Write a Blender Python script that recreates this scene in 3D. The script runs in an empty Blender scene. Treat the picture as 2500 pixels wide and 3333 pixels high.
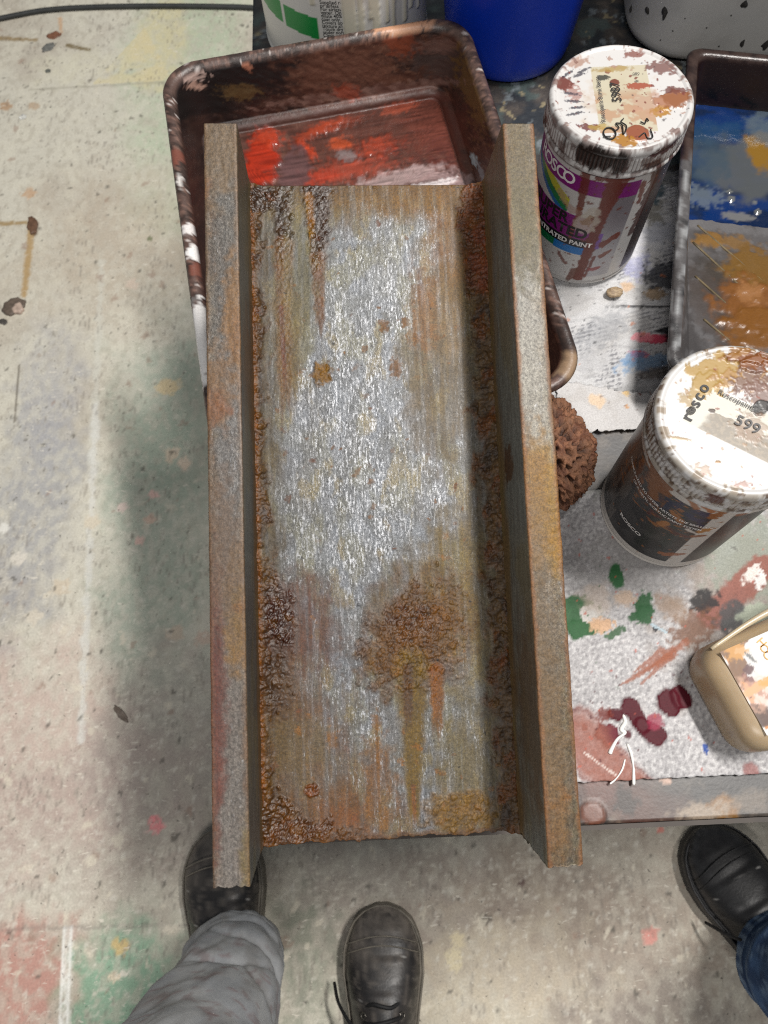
import bpy, bmesh, math
import numpy as np
from mathutils import Matrix, Vector
from mathutils.bvhtree import BVHTree

# ------------------------------------------------------------------ camera, world, lamps, exposure
sc = bpy.context.scene
COL = sc.collection
ZC = 1.25                     # camera height over the floor
ZT = 0.6353                   # table top
PITCH, ROLL = math.radians(20.114), math.radians(-5.522)


def rx(a): c, s = math.cos(a), math.sin(a); return np.array([[1, 0, 0], [0, c, -s], [0, s, c]])
def ry(a): c, s = math.cos(a), math.sin(a); return np.array([[c, 0, s], [0, 1, 0], [-s, 0, c]])
def rz(a): c, s = math.cos(a), math.sin(a); return np.array([[c, -s, 0], [s, c, 0], [0, 0, 1]])


CM = rx(PITCH) @ rz(ROLL)
cam_data = bpy.data.cameras.new('camera')
cam = bpy.data.objects.new('camera', cam_data)
COL.objects.link(cam)
cam_data.sensor_fit = 'VERTICAL'
cam_data.sensor_height = 36.0
cam_data.sensor_width = 27.0
cam_data.lens = 36.0 * 2500 / 3333
cam_data.clip_start = 0.02
cam_data.clip_end = 60
mw = Matrix.Identity(4)
for i in range(3):
    for j in range(3):
        mw[i][j] = CM[i, j]
mw[2][3] = ZC
cam.matrix_world = mw
cam_data.dof.use_dof = True
cam_data.dof.focus_distance = 0.56
cam_data.dof.aperture_fstop = 12.0
sc.camera = cam

world = bpy.data.worlds.new('World')
sc.world = world
world.use_nodes = True
world.node_tree.nodes['Background'].inputs[0].default_value = (0.86, 0.93, 1.0, 1)
world.node_tree.nodes['Background'].inputs[1].default_value = 0.15


def area(name, loc, aim, sx, sy, power, color):
    d = bpy.data.lights.new(name, 'AREA')
    d.shape = 'RECTANGLE'
    d.size, d.size_y, d.energy, d.color = sx, sy, power, color
    o = bpy.data.objects.new(name, d)
    COL.objects.link(o)
    o.location = loc
    dr = Vector(aim) - Vector(loc)
    o.rotation_euler = dr.to_track_quat('-Z', 'Y').to_euler()
    return o


area('ceiling_tube_lamp', (1.26, 0.62, 4.0), (0.0, 0.3, 0.5), 1.3, 0.17, 160, (1.0, 0.965, 0.92))
area('ceiling_tube_lamp', (-0.75, -2.1, 4.2), (-0.1, 0.0, 0.2), 1.6, 0.35, 66, (1.0, 0.96, 0.92))

sc.view_settings.view_transform = 'Standard'
sc.view_settings.look = 'None'
sc.view_settings.gamma = 1
sc.view_settings.exposure = 0.1
sc.view_settings.use_curve_mapping = False
sc.cycles.max_bounces = 6
sc.cycles.use_denoising = False
sc.cycles.filter_width = 1.1

# ------------------------------------------------------------------ helpers: rays, noise, colour


def ray(u, v):
    return CM @ np.array([(u - 1250) / 2500, -(v - 1666.5) / 2500, -1.0])


def at(u, v, z):
    """point of the horizontal plane z that a place in the photograph shows"""
    d = ray(u, v)
    return np.array([0, 0, ZC]) + (z - ZC) / d[2] * d


def hsh(ix, iy, seed):
    with np.errstate(over='ignore'):
        h = ix.astype(np.uint32) * np.uint32(374761393) + iy.astype(np.uint32) * np.uint32(668265263) + np.uint32((seed * 1442695 + 12345) & 0xffffffff)
        h = (h ^ (h >> np.uint32(13))) * np.uint32(1274126177)
        h = (h ^ (h >> np.uint32(15))) * np.uint32(2246822519)
        h = h ^ (h >> np.uint32(16))
    return h.astype(np.float64) / 4294967296.0


def vn(x, y, seed=0):
    """gradient noise, 0..1, on a lattice turned out of the axes"""
    x, y = np.broadcast_arrays(x * 0.829 - y * 0.559 + 3.1, x * 0.559 + y * 0.829 - 7.7)
    fx, fy = np.floor(x), np.floor(y)
    ix, iy = fx.astype(np.int64), fy.astype(np.int64)
    tx, ty = x - fx, y - fy
    sx = tx * tx * tx * (tx * (tx * 6 - 15) + 10)
    sy = ty * ty * ty * (ty * (ty * 6 - 15) + 10)

    def g(i, j, dx, dy):
        h = (hsh(ix + i, iy + j, seed) * 256).astype(np.int64)
        return GX[h] * dx + GY[h] * dy
    a, b = g(0, 0, tx, ty), g(1, 0, tx - 1, ty)
    c, d = g(0, 1, tx, ty - 1), g(1, 1, tx - 1, ty - 1)
    return np.clip(0.5 + 0.88 * ((a + (b - a) * sx) * (1 - sy) + (c + (d - c) * sx) * sy), 0, 1)


GA = np.arange(257) / 256.0 * 2 * np.pi
GX, GY = np.cos(GA), np.sin(GA)


def fbm(x, y, seed=0, octv=4, gain=0.5):
    s = 0; a = 1.0; t = 0
    for o in range(octv):
        c_, s_ = math.cos(o * 0.9), math.sin(o * 0.9)
        k = 2.0 ** o
        s = s + a * vn((x * c_ - y * s_) * k + 17.3 * o, (x * s_ + y * c_) * k - 9.1 * o, seed + o * 7)
        t += a; a *= gain
    return 0.5 + (s / t - 0.5) * 1.12


def ridge(x, y, seed=0, octv=3):
    s = 0; a = 1.0; t = 0
    for o in range(octv):
        s = s + a * (1 - np.abs(2 * vn(x * 2 ** o + 5.3 * o, y * 2 ** o + 3.7 * o, seed + 11 * o) - 1))
        t += a; a *= 0.5
    return s / t


def sm(a, b, x):
    t = np.clip((x - a) / (b - a), 0, 1)
    return t * t * (3 - 2 * t)


def spots(x, y, cell, dens, r0, r1, seed, soft=0.25, wob=0.3):
    """round-ish flecks, at most one in a cell; r in the units of x"""
    gx, gy = x / cell, y / cell
    ix, iy = np.floor(gx).astype(np.int64), np.floor(gy).astype(np.int64)
    m = np.zeros_like(x)
    w = (vn(x / r1 * 1.3, y / r1 * 1.3, seed + 91) - 0.5) * 2 * wob
    for dx in (-1, 0, 1):
        for dy in (-1, 0, 1):
            jx, jy = ix + dx, iy + dy
            on = hsh(jx, jy, seed) < dens
            px, py = jx + hsh(jx, jy, seed + 1), jy + hsh(jx, jy, seed + 2)
            rr = (r0 + (r1 - r0) * hsh(jx, jy, seed + 3) ** 2) / cell
            asp = 0.6 + 0.9 * hsh(jx, jy, seed + 4)
            an = hsh(jx, jy, seed + 5) * 3.14
            ca, sa = np.cos(an), np.sin(an)
            ddx, ddy = gx - px, gy - py
            d = np.hypot((ddx * ca + ddy * sa) * asp, (-ddx * sa + ddy * ca) / asp) / rr + w
            m = np.maximum(m, on * (1 - sm(1 - soft, 1 + soft, d)))
    return m


def crumbs(x, y, cell, dens, seed):
    """height of little domes of grit; dens (0..1) says how many of them there are"""
    gx, gy = (x * 0.83 - y * 0.56) / cell, (x * 0.56 + y * 0.83) / cell
    ix, iy = np.floor(gx).astype(np.int64), np.floor(gy).astype(np.int64)
    h = np.zeros_like(x)
    for dx in (-1, 0, 1):
        for dy in (-1, 0, 1):
            jx, jy = ix + dx, iy + dy
            on = hsh(jx, jy, seed) < dens
            r = 0.35 + 0.5 * hsh(jx, jy, seed + 3)
            d = np.hypot(gx - jx - hsh(jx, jy, seed + 1), gy - jy - hsh(jx, jy, seed + 2)) / r
            h = np.maximum(h, on * np.sqrt(np.clip(1 - d * d, 0, 1)) * r * (0.5 + 0.5 * hsh(jx, jy, seed + 4)))
    return h * cell


def ell(x, y, cx, cy, ax, ay, ang=0.0, n=0.5, soft=0.3, seed=1, sc_=None):
    """ragged ellipse mask"""
    c, s = math.cos(math.radians(ang)), math.sin(math.radians(ang))
    dx, dy = x - cx, y - cy
    k = sc_ or min(ax, ay) * 0.7
    d = np.hypot((dx * c + dy * s) / ax, (-dx * s + dy * c) / ay)
    d = d + n * (fbm(x / k, y / k, seed, 4) - 0.5) * 2
    return 1 - sm(1 - soft, 1 + soft, d)


def seg(x, y, p, q, w0, w1, n=0.3, soft=0.3, seed=1, k=None, fade=2.0):
    """ragged tapered stroke from p to q"""
    px, py = p; qx, qy = q
    vx, vy = qx - px, qy - py
    L2 = vx * vx + vy * vy
    t = np.clip(((x - px) * vx + (y - py) * vy) / L2, 0, 1)
    w = w0 + (w1 - w0) * t
    d = np.hypot(x - px - t * vx, y - py - t * vy) / w
    k = k or max(w0, w1) * 1.2
    d = d + n * (fbm(x / k, y / k, seed, 4) - 0.5) * 2
    m = 1 - sm(1 - soft, 1 + soft, d)
    if fade < 1.5:
        m = m * (1 - sm(fade, 1.0, t + 0.25 * (vn(x / w0 * 2.2, y / w0 * 0.25, seed + 5) - 0.5)))
    return m


def S(*c):
    a = np.array(c, float) / 255
    return np.where(a <= 0.04045, a / 12.92, ((a + 0.055) / 1.055) ** 2.4)


def lay(col, c, m):
    """lay paint colour c over col where mask m says"""
    return col + (np.asarray(c) - col) * np.asarray(m)[:, None]


# ------------------------------------------------------------------ helpers: meshes
def tag(o, label=None, cat=None, group=None, kind=None):
    if label: o['label'] = label
    if cat: o['category'] = cat
    if group: o['group'] = group
    if kind: o['kind'] = kind
    return o


def empty(name, loc=(0, 0, 0), rot=(0, 0, 0)):
    o = bpy.data.objects.new(name, None)
    COL.objects.link(o)
    o.location = loc; o.rotation_euler = rot
    o.empty_display_size = 0.02
    return o


def build(name, V, F, mat, parent=None, col=None, surf=None, smooth=True):
    """mesh from vertices and a list of faces or an (n,4) array of quads, with painted colours"""
    me = bpy.data.meshes.new(name)
    V = np.asarray(V, np.float32)
    if isinstance(F, np.ndarray):
        F = [F]
    if isinstance(F, list) and F and isinstance(F[0], np.ndarray) and F[0].ndim == 2:
        sizes = np.concatenate([np.full(len(a), a.shape[1], np.int32) for a in F])
        idx = np.concatenate([a.ravel() for a in F]).astype(np.int32)
    else:
        sizes = np.array([len(a) for a in F], np.int32)
        idx = np.concatenate([np.asarray(a) for a in F]).astype(np.int32)
    me.vertices.add(len(V)); me.vertices.foreach_set('co', V.ravel())
    me.loops.add(len(idx)); me.loops.foreach_set('vertex_index', idx)
    me.polygons.add(len(sizes))
    st = np.zeros(len(sizes), np.int32); st[1:] = np.cumsum(sizes)[:-1]
    me.polygons.foreach_set('loop_start', st)
    me.polygons.foreach_set('use_smooth', np.full(len(sizes), smooth, bool))
    me.update(calc_edges=True)
    if col is not None:
        a = me.color_attributes.new('Col', 'FLOAT_COLOR', 'POINT')
        c4 = np.ones((len(V), 4), np.float32); c4[:, :3] = np.clip(col, 0, 1)
        a.data.foreach_set('color', c4.ravel())
    if surf is not None:
        a = me.color_attributes.new('Surf', 'FLOAT_COLOR', 'POINT')
        c4 = np.ones((len(V), 4), np.float32); c4[:, :surf.shape[1]] = surf
        a.data.foreach_set('color', c4.ravel())
    me.validate()
    if mat: me.materials.append(mat)
    o = bpy.data.objects.new(name, me)
    COL.objects.link(o)
    if parent: o.parent = parent
    return o


def gq(nr, nc, wrap=False, off=0, flip=False):
    """quads of a grid of nr rows and nc columns"""
    r = np.arange(nr - 1)[:, None]
    c = np.arange(nc if wrap else nc - 1)[None, :]
    c2 = (c + 1) % nc
    q = np.stack([r * nc + c, r * nc + c2, (r + 1) * nc + c2, (r + 1) * nc + c], -1).reshape(-1, 4) + off
    return q[:, ::-1] if flip else q


def lathe(prof, n, rad=None):
    """rings of (radius, z); rad(theta, i) may modulate. first axis rings"""
    th = np.arange(n) / n * 2 * np.pi
    V = []
    for i, (r, z) in enumerate(prof):
        rr = r if rad is None else r * rad(th, i)
        V.append(np.stack([rr * np.cos(th), rr * np.sin(th), np.full(n, z)], 1))
    return np.concatenate(V), gq(len(prof), n, True)


def tube(path, r, n=10, caps=True):
    """tube along a polyline; r a number or a list"""
    P = np.asarray(path, float); m = len(P)
    R = np.full(m, r) if np.isscalar(r) else np.asarray(r, float)
    T = np.gradient(P, axis=0); T /= np.linalg.norm(T, axis=1)[:, None] + 1e-12
    up = np.array([0.0, 0.0, 1.0])
    if abs(T[0] @ up) > 0.9: up = np.array([1.0, 0, 0])
    V = []
    N = np.cross(T[0], up); N /= np.linalg.norm(N)
    for i in range(m):
        N = N - T[i] * (N @ T[i]); N /= np.linalg.norm(N)
        B = np.cross(T[i], N)
        a = np.arange(n) / n * 2 * np.pi
        V.append(P[i] + R[i] * (np.cos(a)[:, None] * N + np.sin(a)[:, None] * B))
    V = np.concatenate(V)
    F = [list(q) for q in gq(m, n, True)]
    if caps:
        F += [list(range(n))[::-1], list(range((m - 1) * n, m * n))]
    return V, F


def spline(pts, n):
    """smooth curve through points"""
    P = np.asarray(pts, float)
    P = np.vstack([2 * P[0] - P[1], P, 2 * P[-1] - P[-2]])
    out = []
    segs = len(P) - 3
    for t in np.linspace(0, segs - 1e-6, n):
        i = int(t); u = t - i
        p0, p1, p2, p3 = P[i:i + 4]
        out.append(0.5 * (2 * p1 + (p2 - p0) * u + (2 * p0 - 5 * p1 + 4 * p2 - p3) * u * u + (3 * p1 - p0 - 3 * p2 + p3) * u ** 3))
    return np.array(out)


def rrect(hx, hy, r, n=16, sub=24):
    """rounded rectangle outline, counter-clockwise, arcs of n and straights of sub points"""
    pts = []
    for k, (sx, sy) in enumerate(((1, 1), (-1, 1), (-1, -1), (1, -1))):
        cx, cy = sx * (hx - r), sy * (hy - r)
        a = np.linspace(k * np.pi / 2, (k + 1) * np.pi / 2, n)
        arc = np.stack([cx + r * np.cos(a), cy + r * np.sin(a)], 1)
        pts.append(arc)
        nx, ny = (((-1, 1), (-1, -1), (1, -1), (1, 1))[k])
        ncx, ncy = nx * (hx - r), ny * (hy - r)
        e = (k + 1) * np.pi / 2
        q = np.array([ncx + r * math.cos(e), ncy + r * math.sin(e)])
        t = np.linspace(0, 1, sub + 2)[1:-1, None]
        pts.append(arc[-1] + (q - arc[-1]) * t)
    return np.concatenate(pts)


def nodes_of(name):
    m = bpy.data.materials.new(name); m.use_nodes = True
    nt = m.node_tree
    return m, nt, nt.nodes['Principled BSDF']


def painted(name, rough=0.5, metal=0.0, bump=0.0, bscale=400.0, bdist=0.0006, grain=0.0, gscale=900.0, coat=0.0, surf=False, spec=0.5, detail=4, fleck=False, speck=False):
    """colour from the painted vertices, fine grain and relief from noise"""
    m, nt, b = nodes_of(name)
    at_ = nt.nodes.new('ShaderNodeAttribute'); at_.attribute_name = 'Col'
    tc = nt.nodes.new('ShaderNodeTexCoord')
    out = at_.outputs['Color']
    if grain > 0:
        nz = nt.nodes.new('ShaderNodeTexNoise'); nz.inputs['Scale'].default_value = gscale; nz.inputs['Detail'].default_value = 3
        nt.links.new(tc.outputs['Object'], nz.inputs['Vector'])
        mr = nt.nodes.new('ShaderNodeMapRange')
        mr.inputs['From Min'].default_value = 0.3; mr.inputs['From Max'].default_value = 0.7
        mr.inputs['To Min'].default_value = 1 - grain; mr.inputs['To Max'].default_value = 1 + grain
        nt.links.new(nz.outputs['Fac'], mr.inputs['Value'])
        mx = nt.nodes.new('ShaderNodeVectorMath'); mx.operation = 'SCALE'
        nt.links.new(out, mx.inputs[0]); nt.links.new(mr.outputs[0], mx.inputs['Scale'])
        out = mx.outputs[0]
    if speck:          # crisp light and dark flecks and scuffs of trodden-in paint
        def nz2(sc3, scale, lo, hi, c, k, seedoff):
            nonlocal out
            mp = nt.nodes.new('ShaderNodeMapping'); mp.inputs['Scale'].default_value = sc3; mp.inputs['Location'].default_value = (seedoff, -seedoff, 0); mp.inputs['Rotation'].default_value = (0, 0, seedoff)
            nt.links.new(tc.outputs['Object'], mp.inputs['Vector'])
            n_ = nt.nodes.new('ShaderNodeTexNoise'); n_.inputs['Scale'].default_value = scale; n_.inputs['Detail'].default_value = 4; n_.inputs['Distortion'].default_value = 0.6
            nt.links.new(mp.outputs[0], n_.inputs['Vector'])
            r_ = nt.nodes.new('ShaderNodeMapRange'); r_.inputs['From Min'].default_value = lo; r_.inputs['From Max'].default_value = hi; r_.inputs['To Max'].default_value = k
            nt.links.new(n_.outputs['Fac'], r_.inputs['Value'])
            mc = nt.nodes.new('ShaderNodeMix'); mc.data_type = 'RGBA'; mc.inputs[7].default_value = (*S(*c), 1)
            nt.links.new(r_.outputs[0], mc.inputs[0]); nt.links.new(out, mc.inputs[6]); out = mc.outputs[2]
        nz2((1, 1, 1), 95, 0.63, 0.70, (212, 207, 192), 0.35, 0.3)
        nz2((1, 0.45, 1), 150, 0.64, 0.69, (132, 122, 110), 0.35, 1.4)
        nz2((0.35, 1, 1), 190, 0.65, 0.70, (218, 212, 198), 0.6, 0.1)
        nz2((1, 1, 1), 160, 0.68, 0.72, (70, 64, 58), 0.75, 2.2)
    if fleck:          # dry-brushed silver and painted glints, as dense as the third surface channel says
        def nz_(sc3, scale, dist):
            mp = nt.nodes.new('ShaderNodeMapping'); mp.inputs['Scale'].default_value = sc3
            nt.links.new(tc.outputs['Object'], mp.inputs['Vector'])
            n_ = nt.nodes.new('ShaderNodeTexNoise'); n_.inputs['Scale'].default_value = scale; n_.inputs['Detail'].default_value = 3; n_.inputs['Distortion'].default_value = dist
            nt.links.new(mp.outputs[0], n_.inputs['Vector'])
            return n_.outputs['Fac']
        for sc3, scale, lo, hi in (((1.0, 0.09, 1.0), 620, 0.82, 1.18), ((1.0, 0.8, 1.0), 1300, 0.58, 1.42)):     # brush lines, grit
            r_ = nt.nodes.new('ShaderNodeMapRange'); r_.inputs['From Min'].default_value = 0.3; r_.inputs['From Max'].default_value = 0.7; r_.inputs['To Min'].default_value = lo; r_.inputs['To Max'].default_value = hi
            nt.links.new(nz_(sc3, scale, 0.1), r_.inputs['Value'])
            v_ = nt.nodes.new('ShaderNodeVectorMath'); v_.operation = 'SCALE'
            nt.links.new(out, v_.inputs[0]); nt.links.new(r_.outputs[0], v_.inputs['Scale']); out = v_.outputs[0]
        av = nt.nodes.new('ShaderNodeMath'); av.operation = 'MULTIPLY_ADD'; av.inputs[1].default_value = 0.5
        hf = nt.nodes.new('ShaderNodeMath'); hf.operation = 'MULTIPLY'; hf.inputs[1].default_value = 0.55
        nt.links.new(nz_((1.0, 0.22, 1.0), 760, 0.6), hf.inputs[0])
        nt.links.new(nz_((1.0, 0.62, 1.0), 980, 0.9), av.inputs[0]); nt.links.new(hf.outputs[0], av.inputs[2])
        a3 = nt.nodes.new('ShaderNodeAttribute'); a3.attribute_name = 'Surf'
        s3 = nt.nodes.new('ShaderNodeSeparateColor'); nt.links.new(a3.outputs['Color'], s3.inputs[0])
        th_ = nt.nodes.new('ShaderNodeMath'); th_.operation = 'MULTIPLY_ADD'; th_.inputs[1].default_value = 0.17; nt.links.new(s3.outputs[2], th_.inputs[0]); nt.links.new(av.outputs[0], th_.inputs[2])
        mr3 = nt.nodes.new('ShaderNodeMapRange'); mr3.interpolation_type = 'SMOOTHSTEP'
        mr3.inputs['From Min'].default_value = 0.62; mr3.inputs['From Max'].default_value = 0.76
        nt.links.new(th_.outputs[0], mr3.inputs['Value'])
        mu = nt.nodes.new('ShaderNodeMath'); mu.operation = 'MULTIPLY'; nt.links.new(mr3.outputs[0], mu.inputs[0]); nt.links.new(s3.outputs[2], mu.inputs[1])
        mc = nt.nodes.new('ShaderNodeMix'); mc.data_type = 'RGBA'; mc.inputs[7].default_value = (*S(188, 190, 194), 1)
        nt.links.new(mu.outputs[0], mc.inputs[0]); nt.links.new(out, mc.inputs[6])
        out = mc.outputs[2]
    nt.links.new(out, b.inputs['Base Color'])
    b.inputs['Roughness'].default_value = rough
    b.inputs['Metallic'].default_value = metal
    b.inputs['Specular IOR Level'].default_value = spec
    b.inputs['Coat Weight'].default_value = coat
    b.inputs['Coat Roughness'].default_value = 0.12
    if surf:
        a2 = nt.nodes.new('ShaderNodeAttribute'); a2.attribute_name = 'Surf'
        sp = nt.nodes.new('ShaderNodeSeparateColor')
        nt.links.new(a2.outputs['Color'], sp.inputs[0])
        nt.links.new(sp.outputs[0], b.inputs['Roughness'])
        nt.links.new(sp.outputs[1], b.inputs['Metallic'])
    if bump > 0:
        nz = nt.nodes.new('ShaderNodeTexNoise'); nz.inputs['Scale'].default_value = bscale; nz.inputs['Detail'].default_value = detail
        nt.links.new(tc.outputs['Object'], nz.inputs['Vector'])
        bp = nt.nodes.new('ShaderNodeBump'); bp.inputs['Strength'].default_value = bump; bp.inputs['Distance'].default_value = bdist
        nt.links.new(nz.outputs['Fac'], bp.inputs['Height'])
        nt.links.new(bp.outputs[0], b.inputs['Normal'])
    return m


def plain(name, c, rough=0.5, metal=0.0, var=0.12, vscale=60.0, bump=0.0, bscale=300.0, bdist=0.0005, coat=0.0, spec=0.5, sss=0.0):
    """one colour with noise variation"""
    m, nt, b = nodes_of(name)
    tc = nt.nodes.new('ShaderNodeTexCoord')
    nz = nt.nodes.new('ShaderNodeTexNoise'); nz.inputs['Scale'].default_value = vscale; nz.inputs['Detail'].default_value = 5
    nt.links.new(tc.outputs['Object'], nz.inputs['Vector'])
    rp = nt.nodes.new('ShaderNodeValToRGB')
    lin = S(*c)
    rp.color_ramp.elements[0].position = 0.3; rp.color_ramp.elements[1].position = 0.7
    rp.color_ramp.elements[0].color = (*np.clip(lin * (1 - var), 0, 1), 1)
    rp.color_ramp.elements[1].color = (*np.clip(lin * (1 + var), 0, 1), 1)
    nt.links.new(nz.outputs['Fac'], rp.inputs[0]); nt.links.new(rp.outputs[0], b.inputs['Base Color'])
    b.inputs['Roughness'].default_value = rough; b.inputs['Metallic'].default_value = metal
    b.inputs['Coat Weight'].default_value = coat; b.inputs['Specular IOR Level'].default_value = spec
    if sss:
        b.inputs['Subsurface Weight'].default_value = sss
        b.inputs['Subsurface Radius'].default_value = (0.01, 0.007, 0.004)
        b.inputs['Subsurface Scale'].default_value = 0.6
    if bump > 0:
        n2 = nt.nodes.new('ShaderNodeTexNoise'); n2.inputs['Scale'].default_value = bscale; n2.inputs['Detail'].default_value = 4
        nt.links.new(tc.outputs['Object'], n2.inputs['Vector'])
        bp = nt.nodes.new('ShaderNodeBump'); bp.inputs['Strength'].default_value = bump; bp.inputs['Distance'].default_value = bdist
        nt.links.new(n2.outputs['Fac'], bp.inputs['Height']); nt.links.new(bp.outputs[0], b.inputs['Normal'])
    return m


def lettering(name, s, size, fn, mat, parent, bold=0.0, align='CENTER', sx=1.0, shear=0.0):
    """text as a mesh; fn maps its flat (x, y) to the surface it is printed on"""
    cu = bpy.data.curves.new(name, 'FONT')
    cu.body = s; cu.size = size; cu.align_x = align; cu.align_y = 'CENTER'; cu.offset = bold; cu.resolution_u = 3; cu.shear = shear
    tmp = bpy.data.objects.new('tmp', cu); COL.objects.link(tmp)
    bpy.context.view_layer.update()
    me = bpy.data.meshes.new_from_object(tmp.evaluated_get(bpy.context.evaluated_depsgraph_get()))
    bpy.data.objects.remove(tmp); bpy.data.curves.remove(cu)
    n = len(me.vertices)
    co = np.empty(n * 3, np.float32); me.vertices.foreach_get('co', co); co = co.reshape(-1, 3)
    P = fn(co[:, 0] * sx, co[:, 1])
    me.vertices.foreach_set('co', np.asarray(P, np.float32).ravel())
    me.materials.clear(); me.materials.append(mat); me.name = name
    me.update()
    o = bpy.data.objects.new(name, me); COL.objects.link(o); o.parent = parent
    return o


def caster(V, F):
    """finds the surface point a place in the photograph shows"""
    polys = []
    for a in (F if isinstance(F, list) else [F]):
        polys += a.tolist() if isinstance(a, np.ndarray) else [list(a)]
    t = BVHTree.FromPolygons([tuple(v) for v in V.tolist()], polys)

    def f(u, v):
        h = t.ray_cast(Vector((0, 0, ZC)), Vector(ray(u, v)).normalized())
        return None if h[0] is None else np.array(h[0])
    return f


# ------------------------------------------------------------------ floor
def axis(lo, hi, step, far_lo, far_hi):
    core = np.arange(lo, hi + step / 2, step)
    a = lo - np.geomspace(step * 3, lo - far_lo, 10)[::-1]
    b = hi + np.geomspace(step * 3, far_hi - hi, 10)
    return np.concatenate([a, core, b])


def make_floor():
    xs = axis(-0.86, 0.62, 0.0036, -5, 5)
    ys = axis(-0.42, 1.86, 0.0040, -5, 6)
    X, Y = np.meshgrid(xs, ys)
    x, y = X.ravel(), Y.ravel()
    col = np.tile(S(196, 192, 178), (len(x), 1))
    # weathered concrete
    a = fbm(x / 0.35, y / 0.35, 3, 5); b = fbm(x / 0.06, y / 0.06, 8, 4); c = fbm(x / 0.015, y / 0.02, 21, 3)
    col = lay(col, S(176, 168, 154), sm(0.42, 0.62, a) * 0.75)
    col = lay(col, S(204, 200, 184), sm(0.5, 0.68, b) * 0.55)
    col = lay(col, S(158, 151, 136), sm(0.52, 0.7, c) * 0.35)

    worn = 0.5 + 0.5 * sm(0.36, 0.58, fbm(x / 0.016, y / 0.022, 44, 4)); one = np.ones_like(x)

    def P(u, v): return at(u, v, 0)[:2]

    def E(u, v, ax, ay, rgb, k=1.0, ang=0, n=0.55, soft=0.5, seed=1, s=None):
        nonlocal col
        p = P(u, v)
        col = lay(col, S(*rgb), k * (worn if ax > 0.05 else one) * ell(x, y, p[0], p[1], ax, ay, ang, n, soft, seed, s))

    def L(u0, v0, u1, v1, w0, w1, rgb, k=1.0, n=0.4, soft=0.4, seed=1, kk=None):
        nonlocal col
        col = lay(col, S(*rgb), k * seg(x, y, P(u0, v0), P(u1, v1), w0, w1, n, soft, seed, kk))
    # ghosts of old scene paint
    E(520, 1750, 0.085, 0.33, (134, 156, 140), 0.5, -3, 0.6, 0.45, 5, 0.09)
    E(560, 1330, 0.10, 0.16, (150, 166, 150), 0.5, 0, 0.7, 0.6, 6, 0.08)
    E(600, 230, 0.12, 0.40, (172, 186, 160), 0.7, 0, 0.5, 0.5, 7, 0.12)
    E(110, 1640, 0.075, 0.22, (138, 140, 148), 0.6, -6, 0.6, 0.5, 9, 0.05)
    E(160, 1250, 0.06, 0.15, (160, 160, 164), 0.45, 0, 0.6, 0.5, 10, 0.05)
    E(370, 800, 0.18, 0.18, (178, 166, 148), 0.6, 0, 0.6, 0.6, 11, 0.08)
    E(60, 2480, 0.22, 0.16, (186, 160, 150), 0.6, 10, 0.6, 0.5, 12, 0.07)
    E(330, 2650, 0.18, 0.11, (158, 142, 134), 0.5, 0, 0.7, 0.5, 13, 0.06)
    E(560, 2400, 0.13, 0.12, (146, 138, 132), 0.45, 0, 0.7, 0.5, 14, 0.06)
    E(60, 3190, 0.09, 0.075, (176, 128, 116), 0.85, 0, 0.5, 0.4, 15, 0.04)
    E(400, 3220, 0.085, 0.08, (120, 158, 132), 0.85, 20, 0.6, 0.45, 16, 0.04)
    E(1560, 2960, 0.16, 0.10, (150, 134, 118), 0.7, 0, 0.7, 0.6, 17, 0.05)
    E(2000, 3150, 0.22, 0.14, (156, 140, 126), 0.7, 0, 0.7, 0.6, 18, 0.05)
    E(1800, 2900, 0.12, 0.08, (120, 108, 96), 0.6, 0, 0.7, 0.6, 19, 0.04)
    E(2050, 3290, 0.14, 0.05, (112, 104, 100), 0.5, 0, 0.8, 0.6, 20, 0.03)
    E(1600, 3200, 0.12, 0.08, (196, 186, 164), 0.6, 0, 0.8, 0.6, 22, 0.04)
    E(1180, 2860, 0.15, 0.10, (150, 140, 132), 0.6, 0, 0.8, 0.6, 23, 0.04)
    E(980, 3150, 0.06, 0.08, (112, 122, 104), 0.6, 0, 0.8, 0.6, 24, 0.03)
    # yellow-cream masked wedge with straight edges
    p1, p2, p3 = P(300, 275), P(470, 90), P(560, 260)

    def tri(p, q, r):
        def e(a, b): return (b[0] - a[0]) * (y - a[1]) - (b[1] - a[1]) * (x - a[0])
        s = 1 if (q[0] - p[0]) * (r[1] - p[1]) - (q[1] - p[1]) * (r[0] - p[0]) > 0 else -1
        return ((e(p, q) * s > 0) & (e(q, r) * s > 0) & (e(r, p) * s > 0)).astype(float)
    col = lay(col, S(205, 193, 150), 0.6 * tri(p1, p2, p3) * sm(0.3, 0.5, b))
    E(520, 130, 0.06, 0.14, (206, 192, 152), 0.6, -4, 0.5, 0.3, 26, 0.05)
    E(250, 220, 0.10, 0.05, (206, 202, 180), 0.55, 0, 0.7, 0.5, 27, 0.04)
    # cleaner band above the old edge line
    L(100, 292, 620, 262, 0.003, 0.003, (150, 146, 130), 0.5, 0.6, 0.5, 28, 0.02)
    # seam of white tape residue
    L(332, 850, 300, 1500, 0.005, 0.006, (200, 200, 190), 0.45, 1.6, 0.5, 30, 0.02)
    L(312, 1320, 262, 2420, 0.006, 0.005, (206, 206, 200), 0.65, 1.6, 0.5, 31, 0.02)
    for du, w in ((-14, 0.0022), (6, 0.0035)):
        L(226 + du, 3020, 204 + du, 3500, w, w, (226, 226, 220), 0.9, 0.5, 0.4, 32 + du, 0.01)
    # straight edge where the colours change
    L(0, 3025, 640, 3010, 0.0022, 0.0022, (120, 112, 106), 0.4, 0.7, 0.5, 34, 0.02)
    # rust-brown tape corner
    L(0, 728, 96, 725, 0.006, 0.004, (150, 124, 78), 0.85, 0.5, 0.4, 36)
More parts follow.
